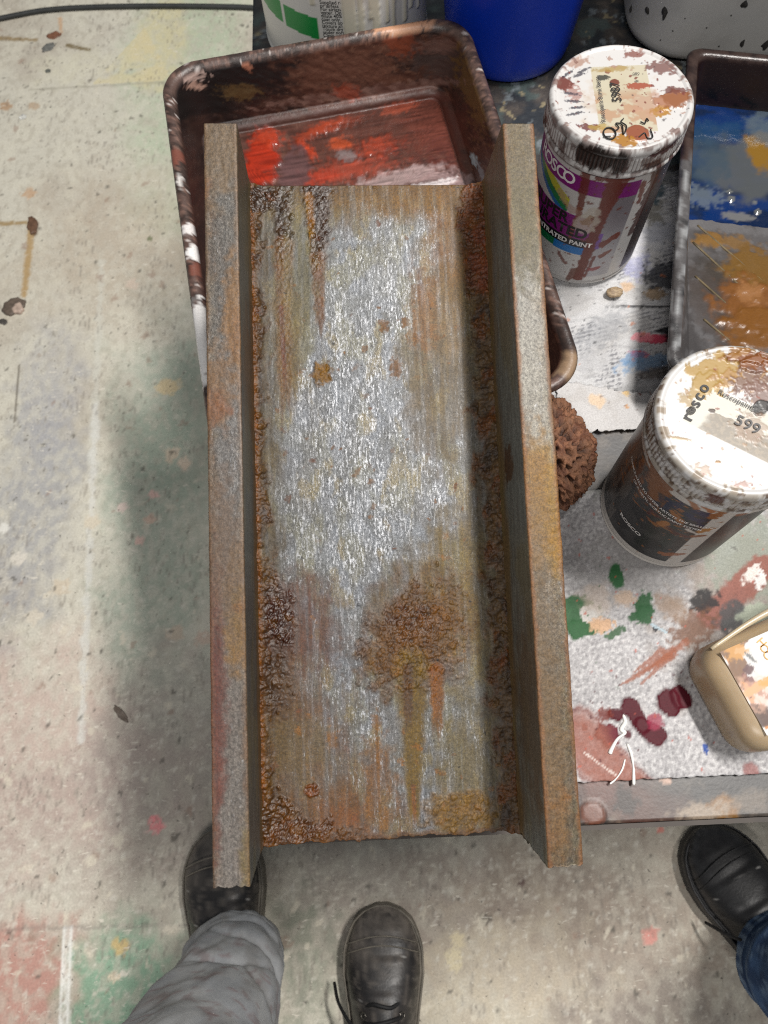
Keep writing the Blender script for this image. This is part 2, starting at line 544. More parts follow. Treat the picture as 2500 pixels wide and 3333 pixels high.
    L(104, 735, 78, 960, 0.0075, 0.006, (164, 132, 78), 0.8, 0.5, 0.4, 37)
    L(0, 125, 120, 130, 0.007, 0.004, (132, 108, 64), 0.8, 0.5, 0.4, 38)
    L(220, 148, 290, 162, 0.006, 0.004, (110, 94, 60), 0.9, 0.5, 0.4, 39)
    L(195, 60, 200, 105, 0.005, 0.003, (190, 150, 110), 0.7, 0.5, 0.4, 40)
    L(110, 730, 112, 760, 0.009, 0.006, (92, 66, 44), 0.9, 0.5, 0.4, 41)
    L(62, 1190, 48, 1370, 0.0016, 0.003, (96, 88, 76), 0.8, 0.5, 0.4, 42)
    # dribbles, dots and drops
    for (u, v, r, rgb, sd) in ((505, 2687, 0.013, (226, 138, 140), 50), (500, 2665, 0.006, (226, 138, 140), 51),
                               (392, 3080, 0.012, (196, 172, 118), 52), (370, 3180, 0.008, (214, 200, 176), 53), (400, 3170, 0.005, (220, 214, 200), 54),
                               (200, 1910, 0.017, (196, 184, 164), 56), (300, 1700, 0.013, (202, 192, 172), 57),
                               (500, 1610, 0.009, (216, 180, 170), 58), (560, 1480, 0.015, (206, 190, 168), 59), (600, 1510, 0.012, (208, 190, 170), 60),
                               (455, 1760, 0.008, (218, 184, 172), 61), (490, 1690, 0.010, (204, 178, 160), 62), (570, 2060, 0.014, (190, 176, 158), 63),
                               (660, 2080, 0.014, (196, 176, 160), 64), (400, 1650, 0.010, (214, 196, 186), 65), (60, 1820, 0.013, (206, 200, 188), 66),
                               (110, 2010, 0.014, (200, 192, 176), 67), (15, 1720, 0.010, (216, 214, 206), 68), (545, 1260, 0.022, (206, 188, 150), 69),
                               (487, 778, 0.006, (112, 116, 86), 70), (430, 925, 0.012, (198, 182, 166), 71), (2120, 3040, 0.010, (206, 140, 128), 72),
                               (2115, 3060, 0.008, (214, 150, 138), 73), (95, 630, 0.014, (186, 156, 126), 74), (20, 345, 0.014, (170, 140, 110), 75),
                               (110, 345, 0.012, (180, 160, 136), 76), (1490, 3060, 0.010, (205, 192, 160), 77), (1480, 3120, 0.014, (208, 196, 164), 78),
                               (1580, 2990, 0.008, (96, 88, 78), 79), (1700, 2870, 0.006, (84, 60, 54), 80), (2150, 2700, 0.005, (214, 130, 116), 81)):
        E(u, v, r, r * 0.9, rgb, 0.9, 0, 0.7, 0.18, sd, r * 0.8)
    near = sm(0.75, 0.25, y)
    m = spots(x, y, 0.045, 0.40, 0.002, 0.009, 101, 0.25, 0.7) * (0.25 + 0.65 * near)
    col = lay(col, S(208, 200, 182), m * 0.8)
    m = spots(x, y, 0.018, 0.38, 0.0014, 0.0042, 111, 0.35, 0.5)
    col = lay(col, S(212, 208, 196), m * (0.2 + 0.32 * near))
    m = spots(x, y, 0.026, 0.22, 0.0012, 0.0042, 121, 0.35, 0.5)
    col = lay(col, S(78, 74, 66), m * 0.75)
    m = spots(x, y, 0.07, 0.28, 0.002, 0.009, 131, 0.3, 0.8)
    col = lay(col, S(140, 112, 96), m * 0.5)
    # smeared scuffs
    sc1 = sm(0.66, 0.76, vn(x / 0.012, y / 0.0042, 140)) * sm(0.45, 0.6, fbm(x / 0.09, y / 0.09, 141))
    col = lay(col, S(210, 204, 190), sc1 * 0.35 * near)
    sc2 = sm(0.7, 0.8, vn(x / 0.0048, y / 0.016, 150)) * sm(0.5, 0.62, fbm(x / 0.1, y / 0.1, 151))
    col = lay(col, S(112, 104, 96), sc2 * 0.45)
    V = np.stack([x, y, np.zeros_like(x)], 1)
    o = build('floor', V, gq(len(ys), len(xs)), painted('painted_concrete', 0.62, bump=0.15, bscale=260, bdist=0.0008, grain=0.12, gscale=320, speck=True), None, col)
    tag(o, 'paint spattered pale grey concrete workshop floor', 'floor', kind='structure')


make_floor()

# ------------------------------------------------------------------ table
TYAW = math.radians(-2.6)
TE = np.array([math.cos(TYAW), math.sin(TYAW)]); TN = np.array([-math.sin(TYAW), math.cos(TYAW)])
TO = np.array([-0.132, -0.0225])        # front left corner of the top


def tl(p):
    """world xy to table coordinates"""
    d = np.asarray(p)[:2] - TO
    return np.array([d @ TE, d @ TN])


def make_table():
    t = empty('work_table', (TO[0], TO[1], 0), (0, 0, TYAW))
    tag(t, 'low work table crusted with paint under the beam, trays and jars', 'table')
    W, D = 1.0, 1.02
    xs = np.unique(np.concatenate([np.arange(0, 0.25, 0.006), np.arange(0.25, 0.72, 0.0022), np.arange(0.72, W + .001, 0.02), [W]]))
    ys = np.unique(np.concatenate([np.arange(0, 0.85, 0.0024), np.arange(0.85, D, 0.008), [D]]))
    X, Y = np.meshgrid(xs, ys); x, y = X.ravel(), Y.ravel()
    col = np.tile(S(70, 65, 61), (len(x), 1))
    a = fbm(x / 0.05, y / 0.02, 4, 5); b = fbm(x / 0.012, y / 0.012, 5, 4)
    col = lay(col, S(54, 52, 52), sm(0.45, 0.6, a)); col = lay(col, S(94, 86, 78), sm(0.55, 0.7, b) * 0.6)
    bk = sm(0.50, 0.62, y)
    col = lay(col, S(40, 44, 48), bk * sm(0.35, 0.6, fbm(x / 0.04, y / 0.04, 31)))
    col = lay(col, S(72, 84, 82), bk * sm(0.58, 0.7, fbm(x / 0.03, y / 0.03, 33)) * 0.8)
    col = lay(col, S(120, 128, 132), bk * sm(0.68, 0.76, fbm(x / 0.02, y / 0.02, 35)) * 0.7)
    col = lay(col, S(150, 138, 108), bk * sm(0.74, 0.78, fbm(x / 0.016, y / 0.016, 36)) * 0.7)
    # bare white-painted band of board between tray and grey roller tray
    h = np.zeros_like(x)

    def E(u, v, ax, ay, rgb, k=1.0, ang=0, n=0.5, soft=0.2, seed=1, s=None, hh=0.0):
        nonlocal col, h
        p = tl(at(u, v, ZT))
        m = ell(x, y, p[0], p[1], ax, ay, ang, n, soft, seed, s)
        col = lay(col, S(*rgb), k * m); h = h + hh * m
    col = lay(col, S(160, 144, 124), 0.7 * sm(0.52, 0.62, fbm(x / 0.02, y / 0.02, 41)) * sm(0.034, 0.02, y) * sm(0.30, 0.28, x))
    E(2010, 2600, 0.034, 0.018, (92, 56, 44), 0.85, -40, 0.5, 0.4, 42, 0.02)
    E(2130, 2640, 0.03, 0.02, (96, 68, 58), 0.6, -40, 0.7, 0.5, 43, 0.02)
    E(1930, 2650, 0.0095, 0.0085, (122, 74, 56), 1, 0, 0.15, 0.12, 44, None, 0.0012)
    E(1955, 2570, 0.011, 0.009, (104, 62, 52), 0.8, 0, 0.2, 0.2, 45)
    E(2040, 2610, 0.009, 0.010, (48, 34, 28), 0.95, 30, 0.6, 0.2, 46)
    E(2365, 2630, 0.011, 0.010, (150, 108, 56), 0.9, 0, 0.6, 0.2, 47)
    E(2290, 2645, 0.020, 0.006, (170, 152, 132), 0.9, 4, 0.8, 0.2, 48, 0.006)
    E(2450, 2610, 0.016, 0.008, (128, 116, 104), 0.7, 0, 0.8, 0.3, 49, 0.006)
    E(2170, 2540, 0.004, 0.003, (196, 160, 140), 0.9, 0, 0.6, 0.2, 50)
    col = col * (1 - 0.4 * sm(0.034, 0.024, y))[:, None]
    h = h + 0.0008 * fbm(x / 0.006, y / 0.006, 60) * bk + 0.0001 * b
    V = np.stack([x, y, ZT - 0.0015 + h], 1)
    nV = len(V); nx, ny = len(xs), len(ys)
    # plank thickness
    ring = np.concatenate([np.arange(nx), np.arange(1, ny) * nx + nx - 1, (ny - 1) * nx + np.arange(nx - 2, -1, -1), np.arange(ny - 2, 0, -1) * nx])
    low = V[ring].copy(); low[:, 2] = ZT - 0.034
    V2 = np.vstack([V, low]); m = len(ring); k = np.arange(m); k2 = (k + 1) % m
    side = np.stack([ring[k2], ring[k], nV + k, nV + k2], 1)
    F = [gq(ny, nx), side, (nV + k)[::-1][None, :]]
    c2 = np.vstack([col, col[ring]])
    top = build('table_top', V2, F, painted('paint_crusted_board', 0.42, bump=0.15, bscale=350, bdist=0.0006, grain=0.15, gscale=500), t, c2)
    wood = plain('dark_stained_wood', (58, 50, 44), 0.6, var=0.3, vscale=30)
    strip_v = np.array([[0, -.004, ZT - .036], [W, -.004, ZT - .036], [W, -.0005, ZT - .036], [0, -.0005, ZT - .036], [0, -.004, ZT - .004], [W, -.004, ZT - .004], [W, -.0005, ZT - .004], [0, -.0005, ZT - .004]])
    bxF = [[0, 3, 2, 1], [4, 5, 6, 7], [0, 1, 5, 4], [1, 2, 6, 5], [2, 3, 7, 6], [3, 0, 4, 7]]
    build('edge_strip', strip_v, bxF, wood, t, smooth=False)
    for (lx, ly) in ((0.05, 0.16), (W - 0.06, 0.16), (0.05, D - 0.06), (W - 0.06, D - 0.06)):
        a_ = 0.025
        v = np.array([[lx + sx * a_, ly + sy * a_, z] for z in (0.0, ZT - 0.0345) for sx, sy in ((-1, -1), (1, -1), (1, 1), (-1, 1))])
        build('leg', v, bxF, wood, t, smooth=False)
    return t


table = make_table()


# ------------------------------------------------------------------ papers on the table
def sheet(name, corners, z, painter, label, step=0.0016, seed=1, thick=0.0005, crinkle=0.0006, rag=0.0012, cat='paper'):
    """a paper lying on the table: corners in world xy, painter(x, y, s, t) -> colour, height"""
    c = [np.array(p, float) for p in corners]     # near-left, near-right, far-right, far-left
    w = np.linalg.norm(c[1] - c[0]); d = np.linalg.norm(c[3] - c[0])
    nx, ny = int(w / step) + 2, int(d / step) + 2
    s, t = np.meshgrid(np.linspace(0, 1, nx), np.linspace(0, 1, ny)); s, t = s.ravel(), t.ravel()
    P = (c[0][None] * ((1 - s) * (1 - t))[:, None] + c[1][None] * (s * (1 - t))[:, None] + c[2][None] * (s * t)[:, None] + c[3][None] * ((1 - s) * t)[:, None])
    edge = np.maximum.reduce([sm(0.03, 0, s), sm(0.97, 1, s), sm(0.03, 0, t), sm(0.97, 1, t)])
    x = P[:, 0] + edge * rag * 2 * (fbm(P[:, 0] / 0.006, P[:, 1] / 0.006, seed + 3) - .5) * 3
    y = P[:, 1] + edge * rag * 2 * (fbm(P[:, 0] / 0.006, P[:, 1] / 0.006, seed + 4) - .5) * 3
    col, h = painter(x, y, s, t)
    zz = z + thick + h + crinkle * (ridge(x / 0.02, y / 0.02, seed) - 0.35) * 0.8
    V = np.stack([x, y, zz], 1); n = len(V)
    ring = np.concatenate([np.arange(nx), np.arange(1, ny) * nx + nx - 1, (ny - 1) * nx + np.arange(nx - 2, -1, -1), np.arange(ny - 2, 0, -1) * nx])
    low = V[ring].copy(); low[:, 2] = z
    k = np.arange(len(ring)); k2 = (k + 1) % len(ring)
    o = build(name, np.vstack([V, low]), [gq(ny, nx), np.stack([ring[k2], ring[k], n + k, n + k2], 1)], PAPER, None, np.vstack([col, col[ring]]) * 0.86)
    tag(o, label, cat)
    return o


PAPER = painted('paint_stained_paper', 0.55, bump=0.3, bscale=500, bdist=0.0005, grain=0.14, gscale=800, spec=0.2)


def A(u, v, z=ZT): return at(u, v, z)[:2]


def news(x, y, s, t):
    col = np.tile(S(198, 198, 199), (len(x), 1))
    # columns of small print, faint under thin white paint
    yr = y * 0.985 - x * 0.17
    xr = x * 0.985 + y * 0.17
    line = (np.mod(yr, 0.0042) < 0.0021)
    blk = (hsh(np.floor(xr / 0.062).astype(np.int64), np.floor(yr / 0.05).astype(np.int64), 5) < 0.55)
    word = hsh(np.floor(xr / 0.0017).astype(np.int64), np.floor(yr / 0.0042).astype(np.int64), 7) < 0.72
    thin = sm(0.45, 0.6, fbm(x / 0.035, y / 0.035, 8))
    col = lay(col, S(96, 96, 104), line * blk * word * thin * 0.75)
    crease = ridge(x / 0.05, y / 0.016, 12, 3)
    col = lay(col, S(150, 150, 152), sm(0.80, 0.92, crease) * 0.6)
    col = lay(col, S(184, 182, 180), sm(0.45, 0.65, fbm(x / 0.03, y / 0.03, 13)) * 0.6)
    h = 0.0009 * sm(0.6, 0.95, crease)

    def E(u, v, ax, ay, rgb, k=1.0, ang=0, n=0.5, sf=0.2, sd=1, s_=None):
        nonlocal col
        p = A(u, v)
        col = lay(col, S(*rgb), k * ell(x, y, p[0], p[1], ax, ay, ang, n, sf, sd, s_))
    E(2140, 1106, 0.017, 0.0048, (206, 70, 96), 0.95, -6, 0.3, 0.15, 21)
    E(2090, 1100, 0.010, 0.005, (232, 140, 150), 0.8, -6, 0.3, 0.15, 22)
    E(2205, 1100, 0.014, 0.008, (22, 22, 28), 0.95, -4, 0.35, 0.15, 23)
    E(2190, 1075, 0.016, 0.004, (16, 16, 22), 0.9, 0, 0.3, 0.15, 24)
    E(2080, 1155, 0.009, 0.004, (214, 78, 100), 0.85, -10, 0.5, 0.15, 25)
    E(2130, 1180, 0.03, 0.007, (120, 156, 192), 0.75, 6, 0.8, 0.3, 26, 0.005)
    E(2060, 1170, 0.012, 0.006, (110, 150, 190), 0.7, 20, 0.8, 0.3, 27, 0.005)
    E(2150, 1215, 0.02, 0.006, (96, 84, 76), 0.7, 0, 0.6, 0.3, 28)
    E(2060, 850, 0.013, 0.02, (160, 162, 196), 0.7, 0, 0.8, 0.4, 29, 0.005)
    E(2160, 900, 0.020, 0.016, (44, 46, 54), 0.85, 30, 0.8, 0.3, 30, 0.006)
    E(2140, 760, 0.014, 0.013, (170, 172, 180), 0.8, 0, 0.5, 0.3, 31)
    E(2130, 960, 0.010, 0.006, (150, 124, 92), 0.8, 0, 0.6, 0.3, 32)
    E(2050, 800, 0.014, 0.018, (208, 208, 212), 0.9, 0, 0.5, 0.3, 33)
    E(2050, 1280, 0.022, 0.008, (150, 150, 150), 0.6, 0, 0.9, 0.3, 34, 0.004)
    E(1960, 1080, 0.03, 0.014, (150, 152, 156), 0.6, 30, 0.9, 0.4, 35, 0.006)
    E(2040, 935, 0.006, 0.006, (206, 170, 130), 0.7, 0, 0.5, 0.3, 36)
    E(2150, 1000, 0.05, 0.0012, (44, 44, 48), 0.9, -6, 0.4, 0.3, 37)
    E(2100, 690, 0.02, 0.016, (120, 116, 106), 0.8, 0, 0.7, 0.3, 38, 0.008)
    E(2120, 620, 0.011, 0.016, (44, 72, 82), 0.85, 0, 0.4, 0.2, 39)
    E(2150, 560, 0.03, 0.02, (92, 92, 88), 0.7, 0, 0.7, 0.3, 40, 0.008)
    E(1930, 1180, 0.02, 0.010, (176, 176, 178), 0.5, 0, 0.9, 0.4, 41, 0.005)
    m = spots(x, y, 0.008, 0.3, 0.0005, 0.0016, 61, 0.3, 0.6); col = lay(col, S(60, 60, 62), m * 0.7)
    m = spots(x, y, 0.02, 0.25, 0.0006, 0.0022, 66, 0.3, 0.6); col = lay(col, S(196, 120, 80), m * 0.6)
    return col, h


def speck(x, y, s, t):
    col = np.tile(S(182, 180, 181), (len(x), 1))
    col = lay(col, S(160, 158, 159), sm(0.4, 0.65, fbm(x / 0.03, y / 0.03, 3)) * 0.6)
    st = vn(x / 0.0026, y / 0.0026, 5)
    col = lay(col, S(126, 124, 126), sm(0.60, 0.80, st) * 0.6)
    col = lay(col, S(216, 215, 214), sm(0.42, 0.25, st) * 0.6)
    h = np.zeros_like(x)
    P = A

    def E(u, v, ax, ay, rgb, k=1.0, ang=0, n=0.5, sf=0.2, sd=1, s_=None, hh=0.0):
        nonlocal col, h
        p = P(u, v); m = ell(x, y, p[0], p[1], ax, ay, ang, n, sf, sd, s_)
        col = lay(col, S(*rgb), k * m); h = h + hh * m

    def Lx(u0, v0, u1, v1, w0, w1, rgb, k=1.0, n=0.4, sf=0.3, sd=1, kk=None, hh=0.0):
        nonlocal col, h
        m = seg(x, y, P(u0, v0), P(u1, v1), w0, w1, n, sf, sd, kk)
        col = lay(col, S(*rgb), k * m); h = h + hh * m
    # grey-green patches beside the jar
    E(2010, 1440, 0.03, 0.02, (146, 148, 138), 0.8, 30, 0.9, 0.3, 11, 0.006)
    E(1960, 1560, 0.022, 0.014, (166, 166, 160), 0.7, 0, 0.9, 0.3, 12, 0.006)
    E(2050, 1860, 0.05, 0.03, (150, 148, 146), 0.6, 0, 0.9, 0.5, 13, 0.01)
    # worn, wet corner behind the jug
    E(2440, 1950, 0.075, 0.045, (150, 138, 128), 0.8, 40, 0.7, 0.4, 14, 0.015)
    E(2440, 1800, 0.04, 0.04, (140, 146, 134), 0.8, 0, 0.8, 0.3, 15, 0.01)
    Lx(2310, 2010, 2480, 1850, 0.010, 0.011, (142, 84, 72), 0.9, 0.35, 0.2, 16, 0.008, 0.0003)
    E(2290, 1960, 0.012, 0.008, (36, 34, 36), 0.95, 30, 0.7, 0.2, 17)
    E(2380, 2010, 0.016, 0.010, (72, 74, 76), 0.9, 40, 0.6, 0.2, 18)
    E(2460, 2000, 0.016, 0.008, (168, 176, 158), 0.9, 10, 0.5, 0.2, 19)
    E(2440, 1870, 0.010, 0.004, (226, 220, 214), 0.9, 40, 0.7, 0.2, 20, 0.003, 0.0004)
    E(2470, 1890, 0.008, 0.004, (232, 230, 228), 0.9, 60, 0.7, 0.2, 21, 0.003, 0.0004)
    E(2250, 2050, 0.018, 0.012, (112, 74, 52), 0.8, 30, 0.9, 0.3, 22, 0.005)
    E(2180, 1980, 0.014, 0.009, (148, 124, 104), 0.7, -40, 0.5, 0.4, 23)
    # dry brush strokes
    for k, (a0, b0, a1, b1) in enumerate(((2020, 2230, 2190, 2115), (2035, 2225, 2180, 2135), (2080, 2230, 2190, 2130), (2110, 2180, 2230, 2090), (2060, 2190, 2150, 2120))):
        Lx(a0, b0, a1, b1, 0.0006, 0.0028, (148, 86, 60), 0.75, 0.8, 0.4, 30 + k, 0.003)
    # green flakes
    E(1880, 2005, 0.017, 0.017, (44, 92, 52), 0.97, 0, 0.55, 0.12, 40, 0.011, 0.0003)
    E(1890, 2050, 0.014, 0.006, (44, 92, 52), 0.97, 0, 0.7, 0.12, 41, 0.008, 0.0003)
    E(1925, 2000, 0.009, 0.007, (206, 202, 198), 0.9, 0, 0.7, 0.15, 42)
    E(1955, 2038, 0.010, 0.006, (206, 168, 134), 0.95, 0, 0.6, 0.15, 43, None, 0.0002)
    E(2095, 1985, 0.0065, 0.014, (40, 88, 50), 0.97, -14, 0.6, 0.12, 44, 0.006, 0.0003)
    E(2080, 2000, 0.010, 0.004, (40, 88, 50), 0.97, 30, 0.6, 0.12, 45, 0.005, 0.0003)
    E(2004, 1880, 0.0058, 0.011, (42, 96, 54), 0.97, 0, 0.4, 0.12, 46, 0.008, 0.0003)
    E(2000, 2062, 0.010, 0.003, (48, 90, 52), 0.9, 24, 0.7, 0.15, 47, 0.004)
    E(2030, 1950, 0.008, 0.006, (198, 170, 144), 0.7, 0, 0.6, 0.3, 48)
    E(1940, 1950, 0.013, 0.012, (186, 170, 156), 0.6, 0, 0.6, 0.4, 49)
    # berry-red wet drops
    R = (78, 10, 26)
    Lx(2050, 2300, 2085, 2365, 0.0075, 0.005, R, 1, 0.25, 0.1, 50, 0.01, 0.0011)
    Lx(2085, 2365, 2130, 2395, 0.006, 0.0085, R, 1, 0.25, 0.1, 51, 0.01, 0.0011)
    E(2128, 2350, 0.006, 0.006, (150, 50, 74), 0.85, 0, 0.5, 0.3, 52)
    E(2172, 2290, 0.0085, 0.0105, R, 1, 0, 0.2, 0.1, 53, None, 0.0013)
    E(2212, 2272, 0.0075, 0.0095, R, 1, 20, 0.2, 0.1, 54, None, 0.0012)
    E(2002, 2328, 0.0065, 0.0045, R, 1, 0, 0.25, 0.1, 55, None, 0.001)
    E(1965, 2325, 0.006, 0.005, (110, 40, 30), 0.9, 20, 0.6, 0.2, 56)
    E(1975, 2392, 0.0085, 0.0085, (98, 16, 40), 1, 0, 0.45, 0.12, 57, None, 0.0008)
    E(2040, 2392, 0.003, 0.003, R, 0.95, 0, 0.3, 0.2, 58)
    E(1900, 2368, 0.0025, 0.0025, R, 0.9, 0, 0.3, 0.2, 59)
    # red-brown glaze running to the table edge
    g = seg(x, y, P(1890, 2400), P(2130, 2660), 0.018, 0.016, 0.35, 0.3, 60, 0.02)
    col = lay(col, S(150, 92, 76), g * (0.75 + 0.2 * fbm(x / 0.006, y / 0.006, 61)))
    col = lay(col, S(120, 62, 50), sm(0.25, 0.5, g) * sm(0.75, 0.5, g) * 0.6)
    Lx(1900, 2450, 2010, 2530, 0.0006, 0.0006, (226, 214, 206), 0.8, 0.5, 0.3, 62)
    E(2292, 2437, 0.002, 0.004, (36, 74, 150), 0.95, -10, 0.4, 0.15, 63, None, 0.0003)
    E(2440, 2508, 0.006, 0.006, (146, 92, 88), 0.8, 0, 0.3, 0.2, 64)
    E(2130, 2050, 0.002, 0.002, (30, 32, 40), 0.95, 0, 0.3, 0.2, 65)
    Lx(2120, 2035, 2165, 2060, 0.0012, 0.001, (176, 196, 206), 0.9, 0.4, 0.3, 66)
    sp_ = ell(x, y, *P(2080, 2340), 0.07, 0.04, 30, 0.4, 0.6, 68)
    m = spots(x, y, 0.008, 0.3, 0.0003, 0.0014, 69, 0.3, 0.4); col = lay(col, S(*R), m * sp_ * 0.9)
    sp_ = ell(x, y, *P(1960, 2000), 0.05, 0.04, 0, 0.4, 0.6, 68)
    m = spots(x, y, 0.009, 0.25, 0.0003, 0.0014, 70, 0.3, 0.6); col = lay(col, S(44, 92, 52), m * sp_ * 0.9)
    m = spots(x, y, 0.012, 0.25, 0.0004, 0.0013, 71, 0.3, 0.5); col = lay(col, S(180, 82, 62), m * 0.7)
    m = spots(x, y, 0.02, 0.2, 0.0006, 0.0022, 76, 0.3, 0.5); col = lay(col, S(70, 66, 66), m * 0.6)
    return col, h


def blank(x, y, s, t):
    col = np.tile(S(200, 198, 197), (len(x), 1))
    col = lay(col, S(186, 182, 178), sm(0.5, 0.7, fbm(x / 0.02, y / 0.02, 91)) * 0.5)
    for (u, v, r, c_) in ((2036, 1287, 0.003, (214, 180, 120)), (1940, 1310, 0.007, (222, 196, 166)), (2035, 1330, 0.002, (200, 150, 100)), (2080, 1290, 0.0015, (120, 60, 50))):
        p = A(u, v); col = lay(col, S(*c_), 0.85 * ell(x, y, p[0], p[1], r, r, 0, 0.6, 0.2, 95, r))
    m = spots(x, y, 0.01, 0.25, 0.0004, 0.0012, 97, 0.3, 0.6); col = lay(col, S(110, 80, 70), m * 0.6)
    return col, np.zeros_like(x)


def TW(a, b):
    """table coordinates to world xy"""
    return TO + TE * a + TN * b


sheet('newspaper', [A(1640, 1330), A(2330, 1330), A(2420, 560), A(1720, 560)], ZT + 0.0004, news,
      'crumpled newspaper under thin white paint between the two trays', seed=7, step=0.0015, cat='newspaper')
sheet('paper', [TW(0.14, 0.0295), TW(0.62, 0.0295), TW(0.62, 0.262), TW(0.14, 0.262)], ZT + 0.0018, speck,
      'grey speckled lining paper with green flakes and berry red drops at the table front', seed=17, step=0.0014, crinkle=0.0008, rag=0.0004)
sheet('paper', [A(1790, 1415), A(2170, 1400), A(2180, 1300), A(1815, 1245)], ZT + 0.0031, blank,
      'clean white paper scrap lying between the sponge and the ochre jar', seed=27, step=0.0016, crinkle=0.0003)
ZP = ZT + 0.0052     # things stand on the papers

# thin white paint strings fallen on the lining paper
WHITE = plain('white_gloss_paint', (226, 226, 222), 0.25, var=0.06, coat=0.4)
for k, (pts, r, lab) in enumerate((
        (((2028, 2325), (2035, 2350), (2022, 2375), (2035, 2385), (2010, 2405), (1990, 2440), (1985, 2455)), 0.0013, 'curled white paint string beside the berry red drops'),
        (((2042, 2420), (2055, 2455), (2062, 2500), (2063, 2556)), 0.0010, 'straight white paint drip running to the table edge'),
        (((2035, 2470), (2025, 2505), (2005, 2535), (1985, 2552)), 0.0006, 'fine cream paint hair at the table edge'))):
    P = spline([at(u, v, ZT + 0.0030) for u, v in pts], 30)
    rr = r * (0.7 + 0.6 * np.abs(np.sin(np.linspace(0.3, 5, 30)))); rr[0] *= 0.4; rr[-1] *= 0.4
    V, F = tube(P, rr, 8)
    tag(build('paint_string', V, F, WHITE), lab, 'paint drip', 'paint strings on the paper')

# ------------------------------------------------------------------ the rusty beam
BT = np.array([0.00995, 0.3951, 0.82845]); BR = [math.radians(a) for a in (13.324, 4.712, -2.22)]
BM = rz(BR[2]) @ ry(BR[1]) @ rx(BR[0])
BW, BTF, BH, BL, BTW = 0.2003, 0.01998, 0.0685, 0.4330, 0.018


def beam_at(u, v, h=0.0):
    """beam coordinates (across, along) of the place the photograph shows, on the web or at flange-top height"""
    d = BM.T @ ray(u, v); o = BM.T @ (np.array([0, 0, ZC]) - BT)
    k = (h - o[2]) / d[2]
    return (o + k * d)[:2]


